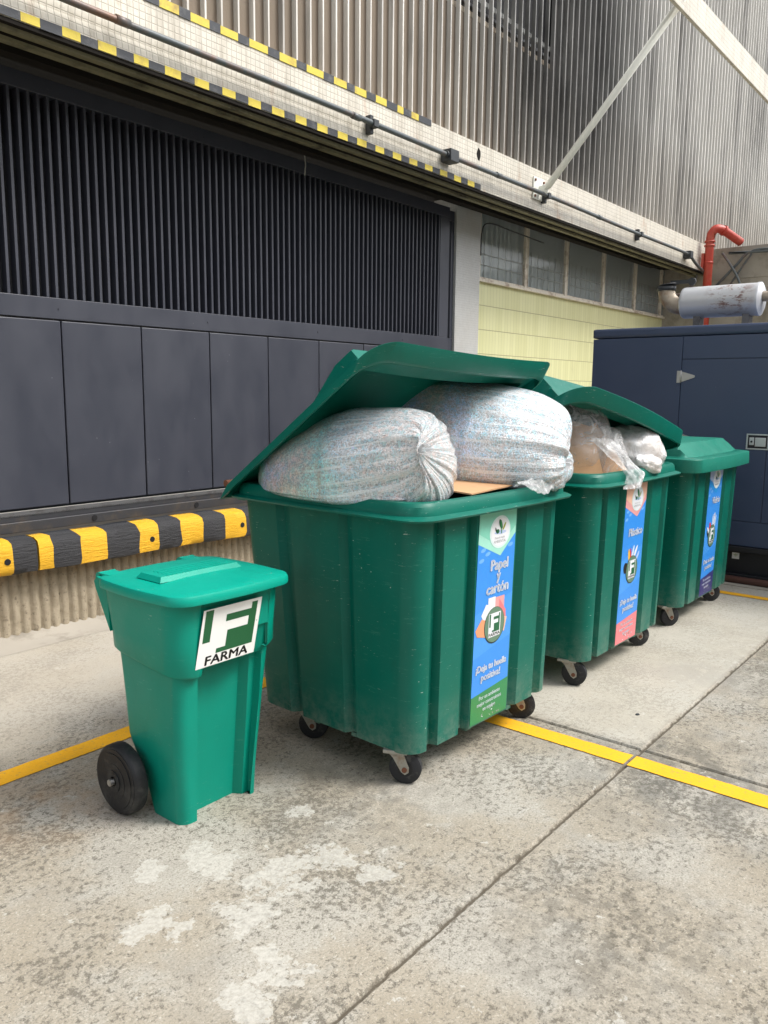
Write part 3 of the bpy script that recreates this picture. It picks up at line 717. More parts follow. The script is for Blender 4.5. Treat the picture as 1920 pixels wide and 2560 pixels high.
for a in ((yc - .09, yc + .09, zc + .055, zc + .066), (yc - .09, yc + .09, zc - .066, zc - .055), (yc - .09, yc - .078, zc - .054, zc + .054), (yc + .078, yc + .09, zc - .054, zc + .054)):
    k.box(gx - .008, gx - .001, *a)
k.box(gx - .003, gx - .0012, yc - .078, yc + .078, zc - .055, zc + .055, 'genblack')
k.box(gx - .012, gx - .004, yc - .065, yc + .02, zc - .04, zc + .035, bev=.004); k.box(gx - .010, gx - .004, yc + .028, yc + .066, zc - .03, zc + .035, bev=.004); k.disc((gx - .012, yc + .047, zc), (1, 0, 0), .009, .006, 'boxdark', 10)
hd = k.build('latch', 'chrome', d1); 
for v in hd.data.vertices: v.co -= Vector(G['_o'])
k = MB(); k.box(gx - .035, gx + 1.6, -1.62, 3.38, .255, .300, bev=.006); k.build('ledge', 'genblack', G)
k = MB(); k.box(gx + .03, gx + 1.55, -1.55, 3.32, .06, .253); k.box(gx - .02, gx + 1.6, -1.6, 3.36, .012, .058, bev=.006); k.build('skid', 'genblack', G)
k = MB(); k.box(gx + .0285, gx + .0298, 1.925, 1.985, .18, .235); k.build('earth_sign', 'whitepaper', G)
k = MB()
k.box(gx + .0275, gx + .0283, 1.938, 1.972, .214, .218, 's_olive'); k.box(gx + .0275, gx + .0283, 1.945, 1.965, .206, .2085, 's_olive'); k.box(gx + .0275, gx + .0283, 1.951, 1.959, .198, .2005, 's_olive'); k.box(gx + .0275, gx + .0283, 1.954, 1.956, .219, .229, 's_olive')
k.build('earth_symbol', 's_olive', G)
# muffler
mu = empty('m', (0, 0, 0)); bpy.data.objects.remove(mu)
k = MB(); cy, cz, cxm = 0, 2.44, 7.8
ys = [2.735, 2.728, 2.715, 2.70, 2.08, 2.06, 2.045, 2.04, 2.03]; rs = [.118, .134, .141, .143, .143, .148, .146, .128, .115]
k.tube([(cxm, y, cz) for y in ys], rs, None, 32)
mo = k.build('muffler', 'muffler', G, auto=40)
mo.data.transform(Matrix.Translation(-Vector((cxm, 2.735, cz)) + Vector(G['_o']))); mo.location = Vector((cxm, 2.735, cz)) - Vector(G['_o'])
for z0 in (2.195, ): 
    for y in (2.58, 2.15): k = MB(); k.box(cxm - .06, cxm + .06, y - .03, y + .03, 2.192, 2.32); k.build('muffler_bracket', 'rack', G)
k = MB(); pts = [(cxm, 2.74, 2.415), (cxm, 2.775, 2.418), (cxm, 2.82, 2.435), (cxm, 2.86, 2.47), (cxm, 2.885, 2.51), (cxm, 2.895, 2.555), (cxm, 2.897, 2.59)]
k.tube(pts, .076, None, 20); k.build('exhaust_elbow', 'elbow', G, auto=50)
k = MB(); k.tube([(cxm, 2.897, 2.565), (cxm, 2.897, 2.605)], .085, None, 20); k.disc((cxm, 2.885, 2.618), (0, .12, 1), .088, .008, None, 20)
k.box(cxm - .012, cxm + .012, 2.63, 2.86, 2.622, 2.655, rot=None); k.tube([(cxm - .014, 2.66, 2.635), (cxm + .014, 2.66, 2.635)], .035, None, 14); k.build('rain_cap', 'boxdark', G)
k = MB(); k.tube([(cxm, 2.03, 2.46), (cxm, 1.8, 2.46), (cxm, 1.7, 2.40), (cxm, 1.68, 2.2)], .045, None, 14); k.build('inlet_pipe', 'elbow', G)
# pipe and kerb strip on the ground before the generator
o = MB().tube([(7.10, -2, .035), (7.10, 3.4, .035)], .03, None, 12).build('floor_pipe', 'brownpipe', loc=(7.1, 1, .035)); tag(o, 'dark brown pipe lying on the ground along the generator base', 'pipe')
tag(MB().box(7.0, 9.2, -2.2, 3.6, .0, .008, bev=.002).build('plinth', 'conc'), kind='structure')

# ------------------------------------------------------------------ big recycling bins
ZB, ZT = .147, 1.118
WB, WTt, DB, DT = .540, .555, .465, .490
def tub_outline(hw, hd, d, r, sc_=1.):
    """closed outline, grooved on all four sides (counter-clockwise from the front centre)"""
    k = hw / .54
    front = [(.150, 0), (.163, d), (.192, d), (.228, 0), (.372, 0), (.385, d), (.412, d), (.444, 0)]
    kd = hd / .465
    side = [(-.165, 0), (-.150, d), (-.118, d), (-.095, 0), (.165, 0), (.180, d), (.222, d), (.245, 0)]
    P = []
    fr = [(-x * k, -hd + e) for x, e in reversed(front)] + [(x * k, -hd + e) for x, e in front]
    P += fr
    for i in range(7):
        a = -math.pi / 2 + i * math.pi / 12; P.append((hw - r + r * math.cos(a), -hd + r + r * math.sin(a)))
    P += [(hw - e, y * kd) for y, e in side]
    for i in range(7):
        a = i * math.pi / 12; P.append((hw - r + r * math.cos(a), hd - r + r * math.sin(a)))
    P += [(-x, -y) for x, y in fr]
    for i in range(7):
        a = math.pi / 2 + i * math.pi / 12; P.append((-hw + r + r * math.cos(a), hd - r + r * math.sin(a)))
    P += [(-hw + e, y * kd) for y, e in reversed(side)]
    for i in range(7):
        a = math.pi + i * math.pi / 12; P.append((-hw + r + r * math.cos(a), -hd + r + r * math.sin(a)))
    return P
def rrect(hw, hd, r, n=7, bow=0.):
    P = []
    for cx, cy, a0 in ((hw - r, -hd + r, -90), (hw - r, hd - r, 0), (-hw + r, hd - r, 90), (-hw + r, -hd + r, 180)):
        for i in range(n):
            a = R(a0 + 90 * i / (n - 1)); P.append((cx + r * math.cos(a), cy + r * math.sin(a)))
        # straight edge midpoints
        nx = {-90: (hw, 0), 0: (0, hd), 90: (-hw, 0), 180: (0, -hd)}[a0]
        e0 = P[-1]
        ends = {-90: (hw, hd - r), 0: (-hw + r, hd), 90: (-hw, -hd + r), 180: (hw - r, -hd)}[a0]
        for t in (.25, .5, .75):
            b = bow * math.sin(math.pi * t)
            q = (e0[0] + (ends[0] - e0[0]) * t, e0[1] + (ends[1] - e0[1]) * t)
            q = (q[0] + (b if nx[0] > 0 else -b if nx[0] < 0 else 0), q[1] + (b if nx[1] > 0 else -b if nx[1] < 0 else 0))
            P.append(q)
    return P
def hump_h(u, v):
    """height of the lid's raised centre; u across -1..1 in metres, v from hinge to front in metres"""
    def up(t): return max(0., min(1., t))
    if HUMP == 'low': return .092 * min(up((.55 - abs(u)) / .03), up((1.02 - v) / .10), up((v - .10) / .10))
    return .29 * min(up((.575 - abs(u)) / .03), up((.93 - v) / .30), up((v - .50) / .03))
HUMP = 'high'
def make_lid(parent, aL, aR, L=1.12, hw=.635, mat='lid', hy=.56, hz=1.175, sag=0., label=None):
    """lid skin bent between two opening angles (left side aL, right side aR)"""
    m = MB(); sk = .088; nu, nv = 84, 60; r = .13
    def pos(u, v, h):
        t = (u + hw) / (2 * hw); a = R(aL + (aR - aL) * t)
        s = sag * math.sin(math.pi * t) * (v / L) ** 2
        return (u, hy - v * math.cos(a) - h * math.sin(a), hz + v * math.sin(a) + h * math.cos(a) - s)
    def outline(inset, n=9):
        a, rr = hw - inset, r - inset * .6; P = []
        for cx, cv, a0 in ((a - rr, L - inset - rr, 90), (-a + rr, L - inset - rr, 180)):
            pass
        vf = L - inset; v0 = inset
        P += [(-a + .0, v0)] + [(-a, v0 + (vf - rr - v0) * t) for t in [i / 12 for i in range(1, 12)]]
        P += [(-a + rr - rr * math.cos(R(q)), vf - rr + rr * math.sin(R(q))) for q in [90 * i / n for i in range(n + 1)]]
        P += [(-a + rr + (2 * a - 2 * rr) * t, vf + .018 * math.sin(math.pi * t)) for t in [i / 12 for i in range(1, 12)]]
        P += [(a - rr + rr * math.sin(R(q)), vf - rr + rr * math.cos(R(q))) for q in [90 * i / n for i in range(n + 1)]]
        P += [(a, vf - rr + (v0 - vf + rr) * t) for t in [i / 12 for i in range(1, 13)]]
        P += [(a + (-2 * a) * t, v0) for t in [i / 12 for i in range(1, 12)]]
        return P
    layers = [(.010, -sk - .001), (-.003, -sk - .002), (-.004, -sk + .002), (.0, -.005), (.002, -.0015), (.006, 0.), (.014, .0)]
    secs = [[pos(u, v, h) for u, v in outline(i)] for i, h in layers]
    inner = [[pos(u, v, h) for u, v in outline(i)] for i, h in ((.016, -sk), (.020, -.014), (.030, -.010))]
    m.loft(secs, smooth=True)
    m.loft(inner, smooth=True)
    # top and underside sheets as a grid clipped to the outline
    def inside_map(inset):
        a, rr = hw - inset, r - inset * .6; vf = L - inset; v0 = inset
        def f(s_, t_):
            v = v0 + (vf - v0) * t_
            lim = a if v < vf - rr else a - rr + math.sqrt(max(0, rr * rr - (v - vf + rr) ** 2))
            tt = (s_ + 1) / 2
            return (lim * s_, v + (.018 * math.sin(math.pi * tt) if t_ > .97 else 0))
        return f
    for inset, off in ((.0142, 0.), (.030, -.010)):
        f = inside_map(inset); g = []
        vv = [i / nv for i in range(nv + 1)]
        vv = sorted(set(vv + [.92, .94, .955, .968, .978, .986, .992, .997]))
        for t_ in vv:
            row = []
            for j in range(nu + 1):
                s_ = -1 + 2 * j / nu; u, v = f(s_, t_); row.append(m.b.verts.new(pos(u, v, off + hump_h(u, v))))
            g.append(row)
        for a, b in zip(g, g[1:]):
            for j in range(nu): m.face([a[j], a[j + 1], b[j + 1], b[j]], None, True)
    o = m.build('lid', mat, parent, auto=28)
    if label: o['label'] = label
    # hinge knuckles
    for u in (-.5, .5):
        k = MB(); k.box(u - .05, u + .05, hy - .01, hy + .045, 1.09, 1.165, bev=.008); k.tube([(u - .13, hy + .02, 1.175), (u + .13, hy + .02, 1.175)], .016, 'bolt', 10); k.build('hinge', 'lid', parent)
    return o
def caster(parent, x, y, rz, first):
    """swivel caster: plate, fork, wheel; trailing in direction rz"""
    c = MB(); M = Matrix.Translation((x, y, 0)) @ Matrix.Rotation(rz, 4, 'Z')
    c.box(-.05, .05, -.045, .045, ZB - .010, ZB + .004, bev=.002); c.disc((0, 0, ZB - .016), (0, 0, 1), .030, .014, None, 14)
    for s in (-1, 1):
        y0 = s * .026
        pf = [(-.030, ZB - .014), (.034, ZB - .014), (.056, .076), (.055, .055), (.040, .044), (.024, .055), (-.012, .115)]
        c.loft([[(px, y0 + dy, pz) for px, pz in pf] for dy in (-.0022, .0022)], cap0=True, cap1=True)
    c.disc((.038, 0, .066), (0, 1, 0), .011, .068, 'bolt', 10)
    for v in c.b.verts: v.co = M @ v.co
    o = c.build('caster', 'caster', parent)
    w_ = MB(); w_.tube([(.038, -.020, .068), (.038, -.014, .068), (.038, .014, .068), (.038, .020, .068)], [.058, .068, .068, .058], None, 28)
    w_.tube([(.038, -.0205, .068), (.038, .0205, .068)], .034, 'tyre', 18)
    for v in w_.b.verts: v.co = M @ v.co
    ww = w_.build('wheel', 'rubber', parent, auto=40); ww.parent = o
F_POLYS = [('bar', [(.04, .02), (.17, .02), (.17, .57), (.05, .57)]),
           ('f', [(.40, .16), (.83, .16), (.83, .05), (.93, .05), (.93, .80), (.30, .80), (.30, .72), (.45, .72), (.45, .44), (.80, .44), (.80, .28), (.40, .28)])]
def ngon(m, pts, fn, mat):
    vs = [m.b.verts.new(fn(*p)) for p in pts]
    f_ = m.face(vs, mat)
    if f_ and len(vs) > 4:
        f_.normal_update(); bmesh.ops.triangulate(m.b, faces=[f_])
def put_text(m, body, size, cx, cy, fn, mat, bold=0., sx=1., rot=0.):
    if bold:
        for k, (dx, dy) in enumerate(((0, 0), (bold, 0), (-bold, 0), (0, bold * .6), (0, -bold * .6))): put_text(m, body, size, cx + dx, cy + dy, fn, mat, 0., sx, rot)
        return
    V, Fc = text_polys(body, size, 0.); c_, s_ = math.cos(rot), math.sin(rot)
    vs = [m.b.verts.new(fn(cx + (x * sx) * c_ - y * s_, cy + (x * sx) * s_ + y * c_)) for x, y in V]
    for q in Fc: m.face([vs[i] for i in q], mat)
def emblem(m, fn, x0, y0, w_, h_, layer, plate='s_white', ink='s_dkgreen', text='FARMA', tsize=None):
    """square company plate: two-part F with the word under it; fn(x,y,layer)"""
    P = lambda u, v: fn(x0 + u * w_, y0 + (1 - v) * h_, layer + 1)
    ngon(m, [(0, 0), (1, 0), (1, 1), (0, 1)], lambda u, v: fn(x0 + u * w_, y0 + v * h_, layer), plate)
    for _, pl in F_POLYS: ngon(m, pl, P, ink)
    put_text(m, text, tsize or h_ * .19, x0 + w_ * .5, y0 + h_ * .095, lambda a, b: fn(a, b, layer + 1), 's_ink', h_ * .008, 1.35)
def sticker(parent, kind):
    m = MB(); w_, h_ = .286, .945; tb = (.490 - DB) / (ZT - ZB)
    x0 = -.145; z0 = ZB + .008
    def fn(x, y, l=0):      # x from the left edge, y up from the bottom
        z = z0 + y
        return (x0 + x, -(DB + tb * (z - ZB)) - .0022 - l * .0005, z)
    ngon(m, [(0, 0), (w_, .0), (w_, h_), (0, h_)], lambda a, b: fn(a, b, 0), 's_sky')
    # lighter sky in the middle
    ngon(m, [(0, .30), (w_, .36), (w_, .56), (0, .50)], lambda a, b: fn(a, b, .6), 's_sky2')
    top, tip, low, side = dict(papel=('s_mint', 's_mint2', 's_green', None), plast=('s_peach', 's_pink', 's_rose', None), vid=('s_lav', 's_blue2', 's_navy', None))[kind]
    ngon(m, [(0, h_ - .135), (w_ * .60, h_ - .205), (w_, h_ - .115), (w_, h_), (0, h_)], lambda a, b: fn(a, b, 1), tip)
    ngon(m, [(0, h_ - .09), (w_ * .58, h_ - .165), (w_, h_ - .08), (w_, h_), (0, h_)], lambda a, b: fn(a, b, 2), top)
    def disc(cx, cy, rx, ry, mat, l, n=22, a0=0, a1=360, rot=0.):
        pts = []
        for i in range(n):
            a = R(a0 + (a1 - a0) * i / n); x, y = rx * math.cos(a), ry * math.sin(a)
            pts.append((cx + x * math.cos(rot) - y * math.sin(rot), cy + x * math.sin(rot) + y * math.cos(rot)))
        ngon(m, pts, lambda a, b: fn(a, b, l), mat)
    ccx, ccy = w_ * .56, h_ - .098
    disc(ccx, ccy, .080, .072, 's_glow', 3); disc(ccx, ccy, .069, .062, 's_white', 4)
    disc(ccx, ccy - .002, .046, .008, 's_lav', 5)
    disc(ccx + .000, ccy + .034, .011, .024, 's_dkgreen', 6, rot=.5); disc(ccx + .002, ccy + .032, .006, .020, 's_green', 7, rot=.1)
    disc(ccx + .028, ccy + .022, .006, .020, 's_olive', 6, rot=-.6); disc(ccx - .022, ccy + .004, .013, .010, 's_dkgreen', 6); disc(ccx - .036, ccy + .012, .004, .012, 's_ink', 6, rot=.4)
    ngon(m, [(ccx + .004, ccy - .008), (ccx + .010, ccy - .008), (ccx + .004, ccy + .03), (ccx - .001, ccy + .03)], lambda a, b: fn(a, b, 8), 's_green')
    F2 = lambda a, b: fn(a, b, 5)
    put_text(m, 'Dejando huella', .013, ccx - .002, ccy - .025, F2, 's_grey'); put_text(m, 'AMBIENTAL', .018, ccx, ccy - .042, F2, 's_grey')
    for (cx, cy) in ((.04, h_ - .165), (.075, h_ - .185), (.03, h_ - .21), (.25, h_ - .165)):
        disc(cx, cy, .020, .009, 's_sky3', .8, 10, rot=.2)
    TX = lambda a, b: fn(a, b, 4)
    SH = lambda a, b: fn(a + .0015, b - .002, 3)
    def T(s_, size, cx, cy, rot=0., bold=.0022, sx=1.):
        put_text(m, s_, size, cx, cy, SH, 's_blue2', bold * 1.5, sx, rot); put_text(m, s_, size, cx, cy, TX, 's_txt', bold, sx, rot)
    if kind == 'papel':
        T('Papel', .066, w_ * .59, h_ * .742, 0, .0032); T('y', .062, w_ * .58, h_ * .690, 0, .0032); T('cartón', .066, w_ * .57, h_ * .632, 0, .0032)
    elif kind == 'plast': T('Plástico', .064, w_ * .58, h_ * .690, 0, .0032, .98)
    else: T('Vidrio', .068, w_ * .64, h_ * .730, 0, .0032)
    # waste behind the stone
    sx_, sy_ = w_ * .53, h_ * .455
    if kind == 'papel':
        ngon(m, [(sx_ - .105, sy_ + .06), (sx_ - .07, sy_ + .105), (sx_ - .055, sy_ + .10), (sx_ - .055, sy_ + .13), (sx_ + .0, sy_ + .13), (sx_ + .01, sy_ + .05), (sx_ - .06, sy_ + .0)], lambda a, b: fn(a, b, 2), 's_white')
        ngon(m, [(sx_ + .0, sy_ + .125), (sx_ + .07, sy_ + .125), (sx_ + .072, sy_ + .03), (sx_, sy_ + .03)], lambda a, b: fn(a, b, 2.5), 's_pink')
        ngon(m, [(sx_ + .03, sy_ + .115), (sx_ + .085, sy_ + .055), (sx_ + .09, sy_ + .01), (sx_ + .03, sy_ - .02)], lambda a, b: fn(a, b, 3), 's_rose')
        ngon(m, [(sx_ + .05, sy_ + .03), (sx_ + .098, sy_ + .02), (sx_ + .08, sy_ - .045), (sx_ + .05, sy_ - .03)], lambda a, b: fn(a, b, 3.5), 's_peach')
        ngon(m, [(sx_ - .145, sy_ + .0), (sx_ - .10, sy_ + .045), (sx_ - .06, sy_ + .03), (sx_ - .06, sy_ - .045), (sx_ - .13, sy_ - .03)], lambda a, b: fn(a, b, 3), 's_orange')
    elif kind == 'plast':
        for q, (cx, cy, rx, ry, mt, ro) in enumerate(((-.05, .085, .012, .045, 's_yel', .2), (-.03, .09, .009, .04, 's_red', .1), (0, .10, .014, .045, 's_cloud', -.3), (.035, .095, .012, .05, 's_white', -.6), (.06, .06, .012, .05, 's_lav', -.7), (-.09, .02, .026, .032, 's_ink', 0))):
            disc(sx_ + cx, sy_ + cy, rx, ry, mt, 2 + q * .3, rot=ro)
    else:
        for q, (cx, cy, rx, ry, mt, ro) in enumerate(((0, .10, .012, .06, 's_cloud', 0), (.03, .11, .012, .06, 's_white', -.1), (.055, .09, .012, .06, 's_cloud', -.2), (-.05, .07, .02, .035, 's_red', .3), (-.075, .04, .012, .05, 's_white', .8), (-.08, .01, .012, .05, 's_ink', .7))):
            disc(sx_ + cx, sy_ + cy, rx, ry, mt, 2 + q * .3, rot=ro)
    disc(sx_, sy_, .080, .083, 's_ink', 4, 28); disc(sx_, sy_ + .002, .077, .080, 's_stone', 5, 28)
    emblem(m, fn, sx_ - .047, sy_ - .052, .092, .108, 6)
    T('¡Deja tu huella', .043, w_ * .50, h_ * .262, 0, .0022, .95); T('positiva!', .046, w_ * .50, h_ * .215, 0, .0022)
    ngon(m, [(0, 0), (w_, 0), (w_, h_ * .165), (w_ * .5, h_ * .15), (0, h_ * .135)], lambda a, b: fn(a, b, 1), low)
    for s_, sz, cy in (('Por un ambiente', .026, .118), ('mejor construimos', .026, .088), ('en equipo', .026, .058)):
        put_text(m, s_, sz, w_ * .50, h_ * cy, lambda a, b: fn(a, b, 2), 's_txt', .0008, .95, .03)
    # scuffed lower edge
    for i in range(16):
        cx, cy = random.uniform(.08, .24), random.uniform(.005, .05); disc(cx, cy, random.uniform(.003, .010), random.uniform(.001, .004), random.choice(['s_grey', 's_stone', 's_txt']), 3, 7, rot=random.uniform(-1, 1))
    m.build('sticker', 's_sky', parent, recalc=False)
def make_bin(loc, rz, kind, label, aL, aR, lidmat='lid', sag=0., hump='high', wheel_rz=(0, 0, 0, 0)):
    b = empty('recycling_bin', loc, rz); tag(b, label, 'bin', 'large green recycling bins in a row')
    m = MB(); secs = []
    for t in [i / 6 for i in range(7)]:
        z = ZB + (ZT - ZB) * t
        secs.append([(x, y, z) for x, y in [(a, b + .045 * t) for a, b in tub_outline(WB + (WTt - WB) * t, DB + (.535 - DB) * t, .036 - .006 * t, .085)]])
    low = [(x * .975, y * .975, ZB - .004) for x, y in tub_outline(WB, DB, .036, .085)]
    rg = m.loft([low] + secs)
    m.face(rg[0][::-1])
    # inner liner and floor
    inn = [[(x, y + .045, z) for x, y in rrect(w_, d_, .08)] for w_, d_, z in ((.515, .495, 1.16), (.50, .46, .75))]
    r2 = m.loft(inn, smooth=True); m.face(r2[-1][::-1])
    # little lugs under the rim of the base
    for x, y in ((-.5, .1), (-.49, -.12), (-.12, -.43), (.2, -.43)): m.box(x - .02, x + .02, y - .015, y + .015, ZB - .02, ZB - .003)
    m.build('body', 'bin', b, auto=22)
    k = MB()
    prof = [(.553, .487, ZT - .004), (.612, .545, ZT - .008), (.616, .549, ZT), (.606, .538, ZT + .006), (.588, .521, ZT + .012), (.584, .517, ZT + .046), (.574, .507, ZT + .060), (.556, .489, ZT + .064), (.525, .459, ZT + .058), (.515, .450, ZT + .04)]
    k.loft([[(x, y + .045, z - (.004 * math.cos(x * 2.4))) for x, y in rrect(a, d_ + .045, .115, bow=.006)] for a, d_, z in prof], smooth=True)
    k.build('rim', 'bin', b, auto=35)
    for i, (x, y) in enumerate(((-.500, -.355), (.40, -.350), (-.455, .24), (.42, .30))): caster(b, x, y, wheel_rz[i], i == 0)
    global HUMP
    HUMP = hump
    make_lid(b, aL, aR, mat=lidmat, sag=sag)
    if kind: sticker(b, kind)
    return b
b1 = make_bin((2.985, 2.262, 0), R(-2.2), 'papel', 'nearest big green bin, propped open by two bags of shredded paper', 33.9, 30.9, sag=.03, wheel_rz=(R(-62), R(-55), R(-60), R(10)))
b2 = make_bin((4.475, 2.25, 0), R(-.8), 'plast', 'middle big green bin with a peach topped sticker, lid half open over bags', 25.5, 9.3, sag=.0, wheel_rz=(R(-75), R(-40), R(30), R(10)))
b3 = make_bin((5.945, 2.255, 0), R(.0), 'vid', 'farthest big green bin, its faded lid closed, in front of the generator', 0.0, 0.0, 'lid_faded', hump='low', wheel_rz=(R(-35), R(-50), R(0), R(0)))

# ------------------------------------------------------------------ bags
def bag(name, label, A, Bp, r, mat, seed, lean=(0, 0), dimple=.12, blunt=.55, taper=0., flat_z=None, pleat=.10, group='clear bags of shredded paper'):
    """filled sack from closed end A to the knot end Bp; the film puckers into the knot like the base of an apple"""
    A, Bp = Vector(A), Vector(Bp); ax = (Bp - A); L = ax.length; ax.normalize()
    s = ax.cross(Vector((0, 0, 1))).normalized(); u = s.cross(ax)
    m = MB(); nt_, na = 90, 150; rings = []
    uvl = m.b.loops.layers.uv.new('UVMap'); uvs = {}
    for i in range(nt_ + 1):
        t = i / nt_; ph = math.pi * t
        rr = math.sin(ph) ** blunt if 0 < i < nt_ else .0
        rr *= 1 - taper * max(0, 1 - t / .55) ** 1.3
        al = (1 - math.cos(ph)) / 2
        e = math.exp(-(rr / .55) ** 2) if t > .5 else 0
        kk = max(0, (t - .50) / .50) ** 1.5
        ring = []
        for j in range(na):
            th = 2 * math.pi * j / na
            w_ = (.5 * math.sin(th * 8 + seed + 1.2 * math.sin(th * 3)) + .35 * math.sin(th * 17 + 2 * seed + 1.5 * math.sin(th * 2)) + .3 * math.sin(th * 31 + seed * 3))
            lump = .08 * noise.noise((math.cos(th) * 1.4 + seed, math.sin(th) * 1.4, t * 2.6)) + .022 * noise.noise((math.cos(th) * 5 + seed, math.sin(th) * 5, t * 9))
            q = r * max(.012, rr * (1 + pleat * kk * w_ * (.4 + .6 * min(1, rr * 1.4)) + lump * min(1, rr * 2)))
            a_ = L * (al - dimple * e + .018 * kk * w_ * min(1, rr * 2.5) * (1 - min(1, rr)))
            p = A + ax * a_ + s * (math.cos(th) * q + lean[0] * e) + u * (math.sin(th) * q + lean[1] * e)
            p.z -= .05 * math.sin(ph)
            if flat_z is not None and p.z < flat_z: p.z = flat_z + (p.z - flat_z) * .22
            v = m.b.verts.new(p); uvs[v] = (j / na, t); ring.append(v)
        rings.append(ring)
    m.skin(rings, None, True, True)
    for f_ in m.b.faces:
        us = [uvs[v][0] for v in f_.verts]; wrap = max(us) - min(us) > .5
        for lp in f_.loops:
            a, b = uvs[lp.vert]; lp[uvl].uv = ((a + 1 if wrap and a < .5 else a), b)
    root = empty(name, tuple(A)); root['_o'] = tuple(A); tag(root, label, 'bag', group)
    m.build('filled_sack', mat, root, auto=None)
    K = A + ax * (L * (1 - dimple)) + s * lean[0] + u * lean[1]
    k = MB(); rg = []
    for i, (d_, rr) in enumerate(((-.02, .010), (.0, .012), (.012, .020), (.028, .030), (.04, .034))):
        rg.append([K + ax * (d_ + .010 * math.sin(j * 2.1 + seed) * (i / 4)) + (s * math.cos(2 * math.pi * j / 30) + u * math.sin(2 * math.pi * j / 30) * .6) * rr * (1 + .35 * (i > 1) * math.sin(j * 2.6 + seed)) for j in range(30)])
    k.loft(rg, smooth=True); k.build('gathered_neck', 'filmw', root)
    k = MB(); k.tube([K + ax * .004 + (s * math.cos(a) + u * math.sin(a)) * .014 for a in [i * math.pi / 5 for i in range(11)]], .005, None, 6); k.build('knot', 'filmw', root)
    return root
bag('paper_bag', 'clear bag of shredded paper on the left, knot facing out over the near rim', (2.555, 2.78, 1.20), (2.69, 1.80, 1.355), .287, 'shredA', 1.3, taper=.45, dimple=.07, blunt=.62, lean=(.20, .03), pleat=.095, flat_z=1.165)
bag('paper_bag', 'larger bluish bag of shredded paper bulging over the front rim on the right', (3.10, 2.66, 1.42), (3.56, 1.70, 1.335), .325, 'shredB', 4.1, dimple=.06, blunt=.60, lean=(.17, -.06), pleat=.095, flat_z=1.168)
# lower lobes that spill beyond the knots
def lobe(root_name, parent_lbl, c, rad, rot, mat, seed, name='hanging_lobe', parent=None):
    m = MB(); uvl = m.b.loops.layers.uv.new('UVMap'); g = []; M = Matrix.Translation(c) @ Matrix.Rotation(rot[2], 4, 'Z') @ Matrix.Rotation(rot[1], 4, 'Y') @ Matrix.Rotation(rot[0], 4, 'X'); uvs = {}
    for i in range(29):
        ph = math.pi * i / 28; row = []
        for j in range(48):
            th = 2 * math.pi * j / 48; d = Vector((math.sin(ph) * math.cos(th), math.sin(ph) * math.sin(th), math.cos(ph)))
            k_ = 1 + .14 * noise.noise(d * 1.8 + Vector((seed, 0, 0))) + .05 * noise.noise(d * 6 + Vector((seed, 3, 0))) + .03 * math.sin(th * 13) * math.sin(ph) * (i < 14)
            v = m.b.verts.new(M @ Vector((d.x * rad[0] * k_, d.y * rad[1] * k_, d.z * rad[2] * k_))); uvs[v] = (j / 48, 1 - .6 * i / 28); row.append(v)
        g.append(row)
    m.skin(g, None, True, True)
    for f_ in m.b.faces:
        us = [uvs[v][0] for v in f_.verts]; wrap = max(us) - min(us) > .5
        for lp in f_.loops:
            a, b = uvs[lp.vert]; lp[uvl].uv = ((a + 1 if wrap and a < .5 else a), b)
    return m.build(name, mat, parent)
ra = bpy.data.objects['paper_bag']; rb = bpy.data.objects['paper_bag.001']
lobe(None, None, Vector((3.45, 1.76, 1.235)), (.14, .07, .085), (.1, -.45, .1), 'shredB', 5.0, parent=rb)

def sheet(name, fn, nu, nv, mat, parent=None, loc=None, thick=None):
    m = MB(); g = [[m.b.verts.new(fn(i / nu, j / nv)) for j in range(nv + 1)] for i in range(nu + 1)]
    for i in range(nu):
        for j in range(nv): m.face([g[i][j], g[i + 1][j], g[i + 1][j + 1], g[i][j + 1]], None, True)
    if thick: bmesh.ops.solidify(m.b, geom=m.b.faces[:], thickness=thick)
    return m.build(name, mat, parent, loc)
# loose film flaps hanging on the rim
def flap(c, w_, d_, h0, drop, seed, rz=0.):
    def f(u, v):
        x = (u - .5) * w_ * (1 - .35 * abs(2 * v - 1) ** 2); y = d_ * (.5 - v)
        z = h0 - drop * max(0, v - .5) ** 1.3 * 2 * (1 - .5 * abs(2 * u - 1)) + .022 * noise.noise((u * 5 + seed, v * 5, 0)) + .010 * noise.noise((u * 14 + seed, v * 12, 2)) + .02 * math.sin(math.pi * v)
        c_, s_ = math.cos(rz), math.sin(rz); return (c[0] + x * c_ - y * s_, c[1] + x * s_ + y * c_, z)
    return f
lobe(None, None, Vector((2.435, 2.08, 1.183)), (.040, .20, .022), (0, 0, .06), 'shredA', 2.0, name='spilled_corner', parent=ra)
o = sheet('plastic_film', flap((3.20, 1.735), .26, .11, 1.19, .045, 9., R(0)), 24, 16, 'filmw', loc=(3.2, 1.75, 1.18)); tag(o, 'crumpled clear film flap over the front rim between the two bags', 'plastic film')
# cardboard in the first bin
k = MB(); k.box(-.26, .26, -.20, .20, -.003, .003, 'card'); k.box(-.15, .12, .03, .13, .0032, .0042, 'cardblue'); 
Mx = Matrix.Translation((3.02, 2.02, 1.195)) @ Matrix.Rotation(R(6), 4, 'Z') @ Matrix.Rotation(R(4), 4, 'X')
for v in k.b.verts: v.co = Mx @ v.co
o = k.build('cardboard_sheet', 'card', loc=(3.02, 1.98, 1.15)); tag(o, 'flat brown cardboard sheet with blue print between the two shredded paper bags', 'cardboard')
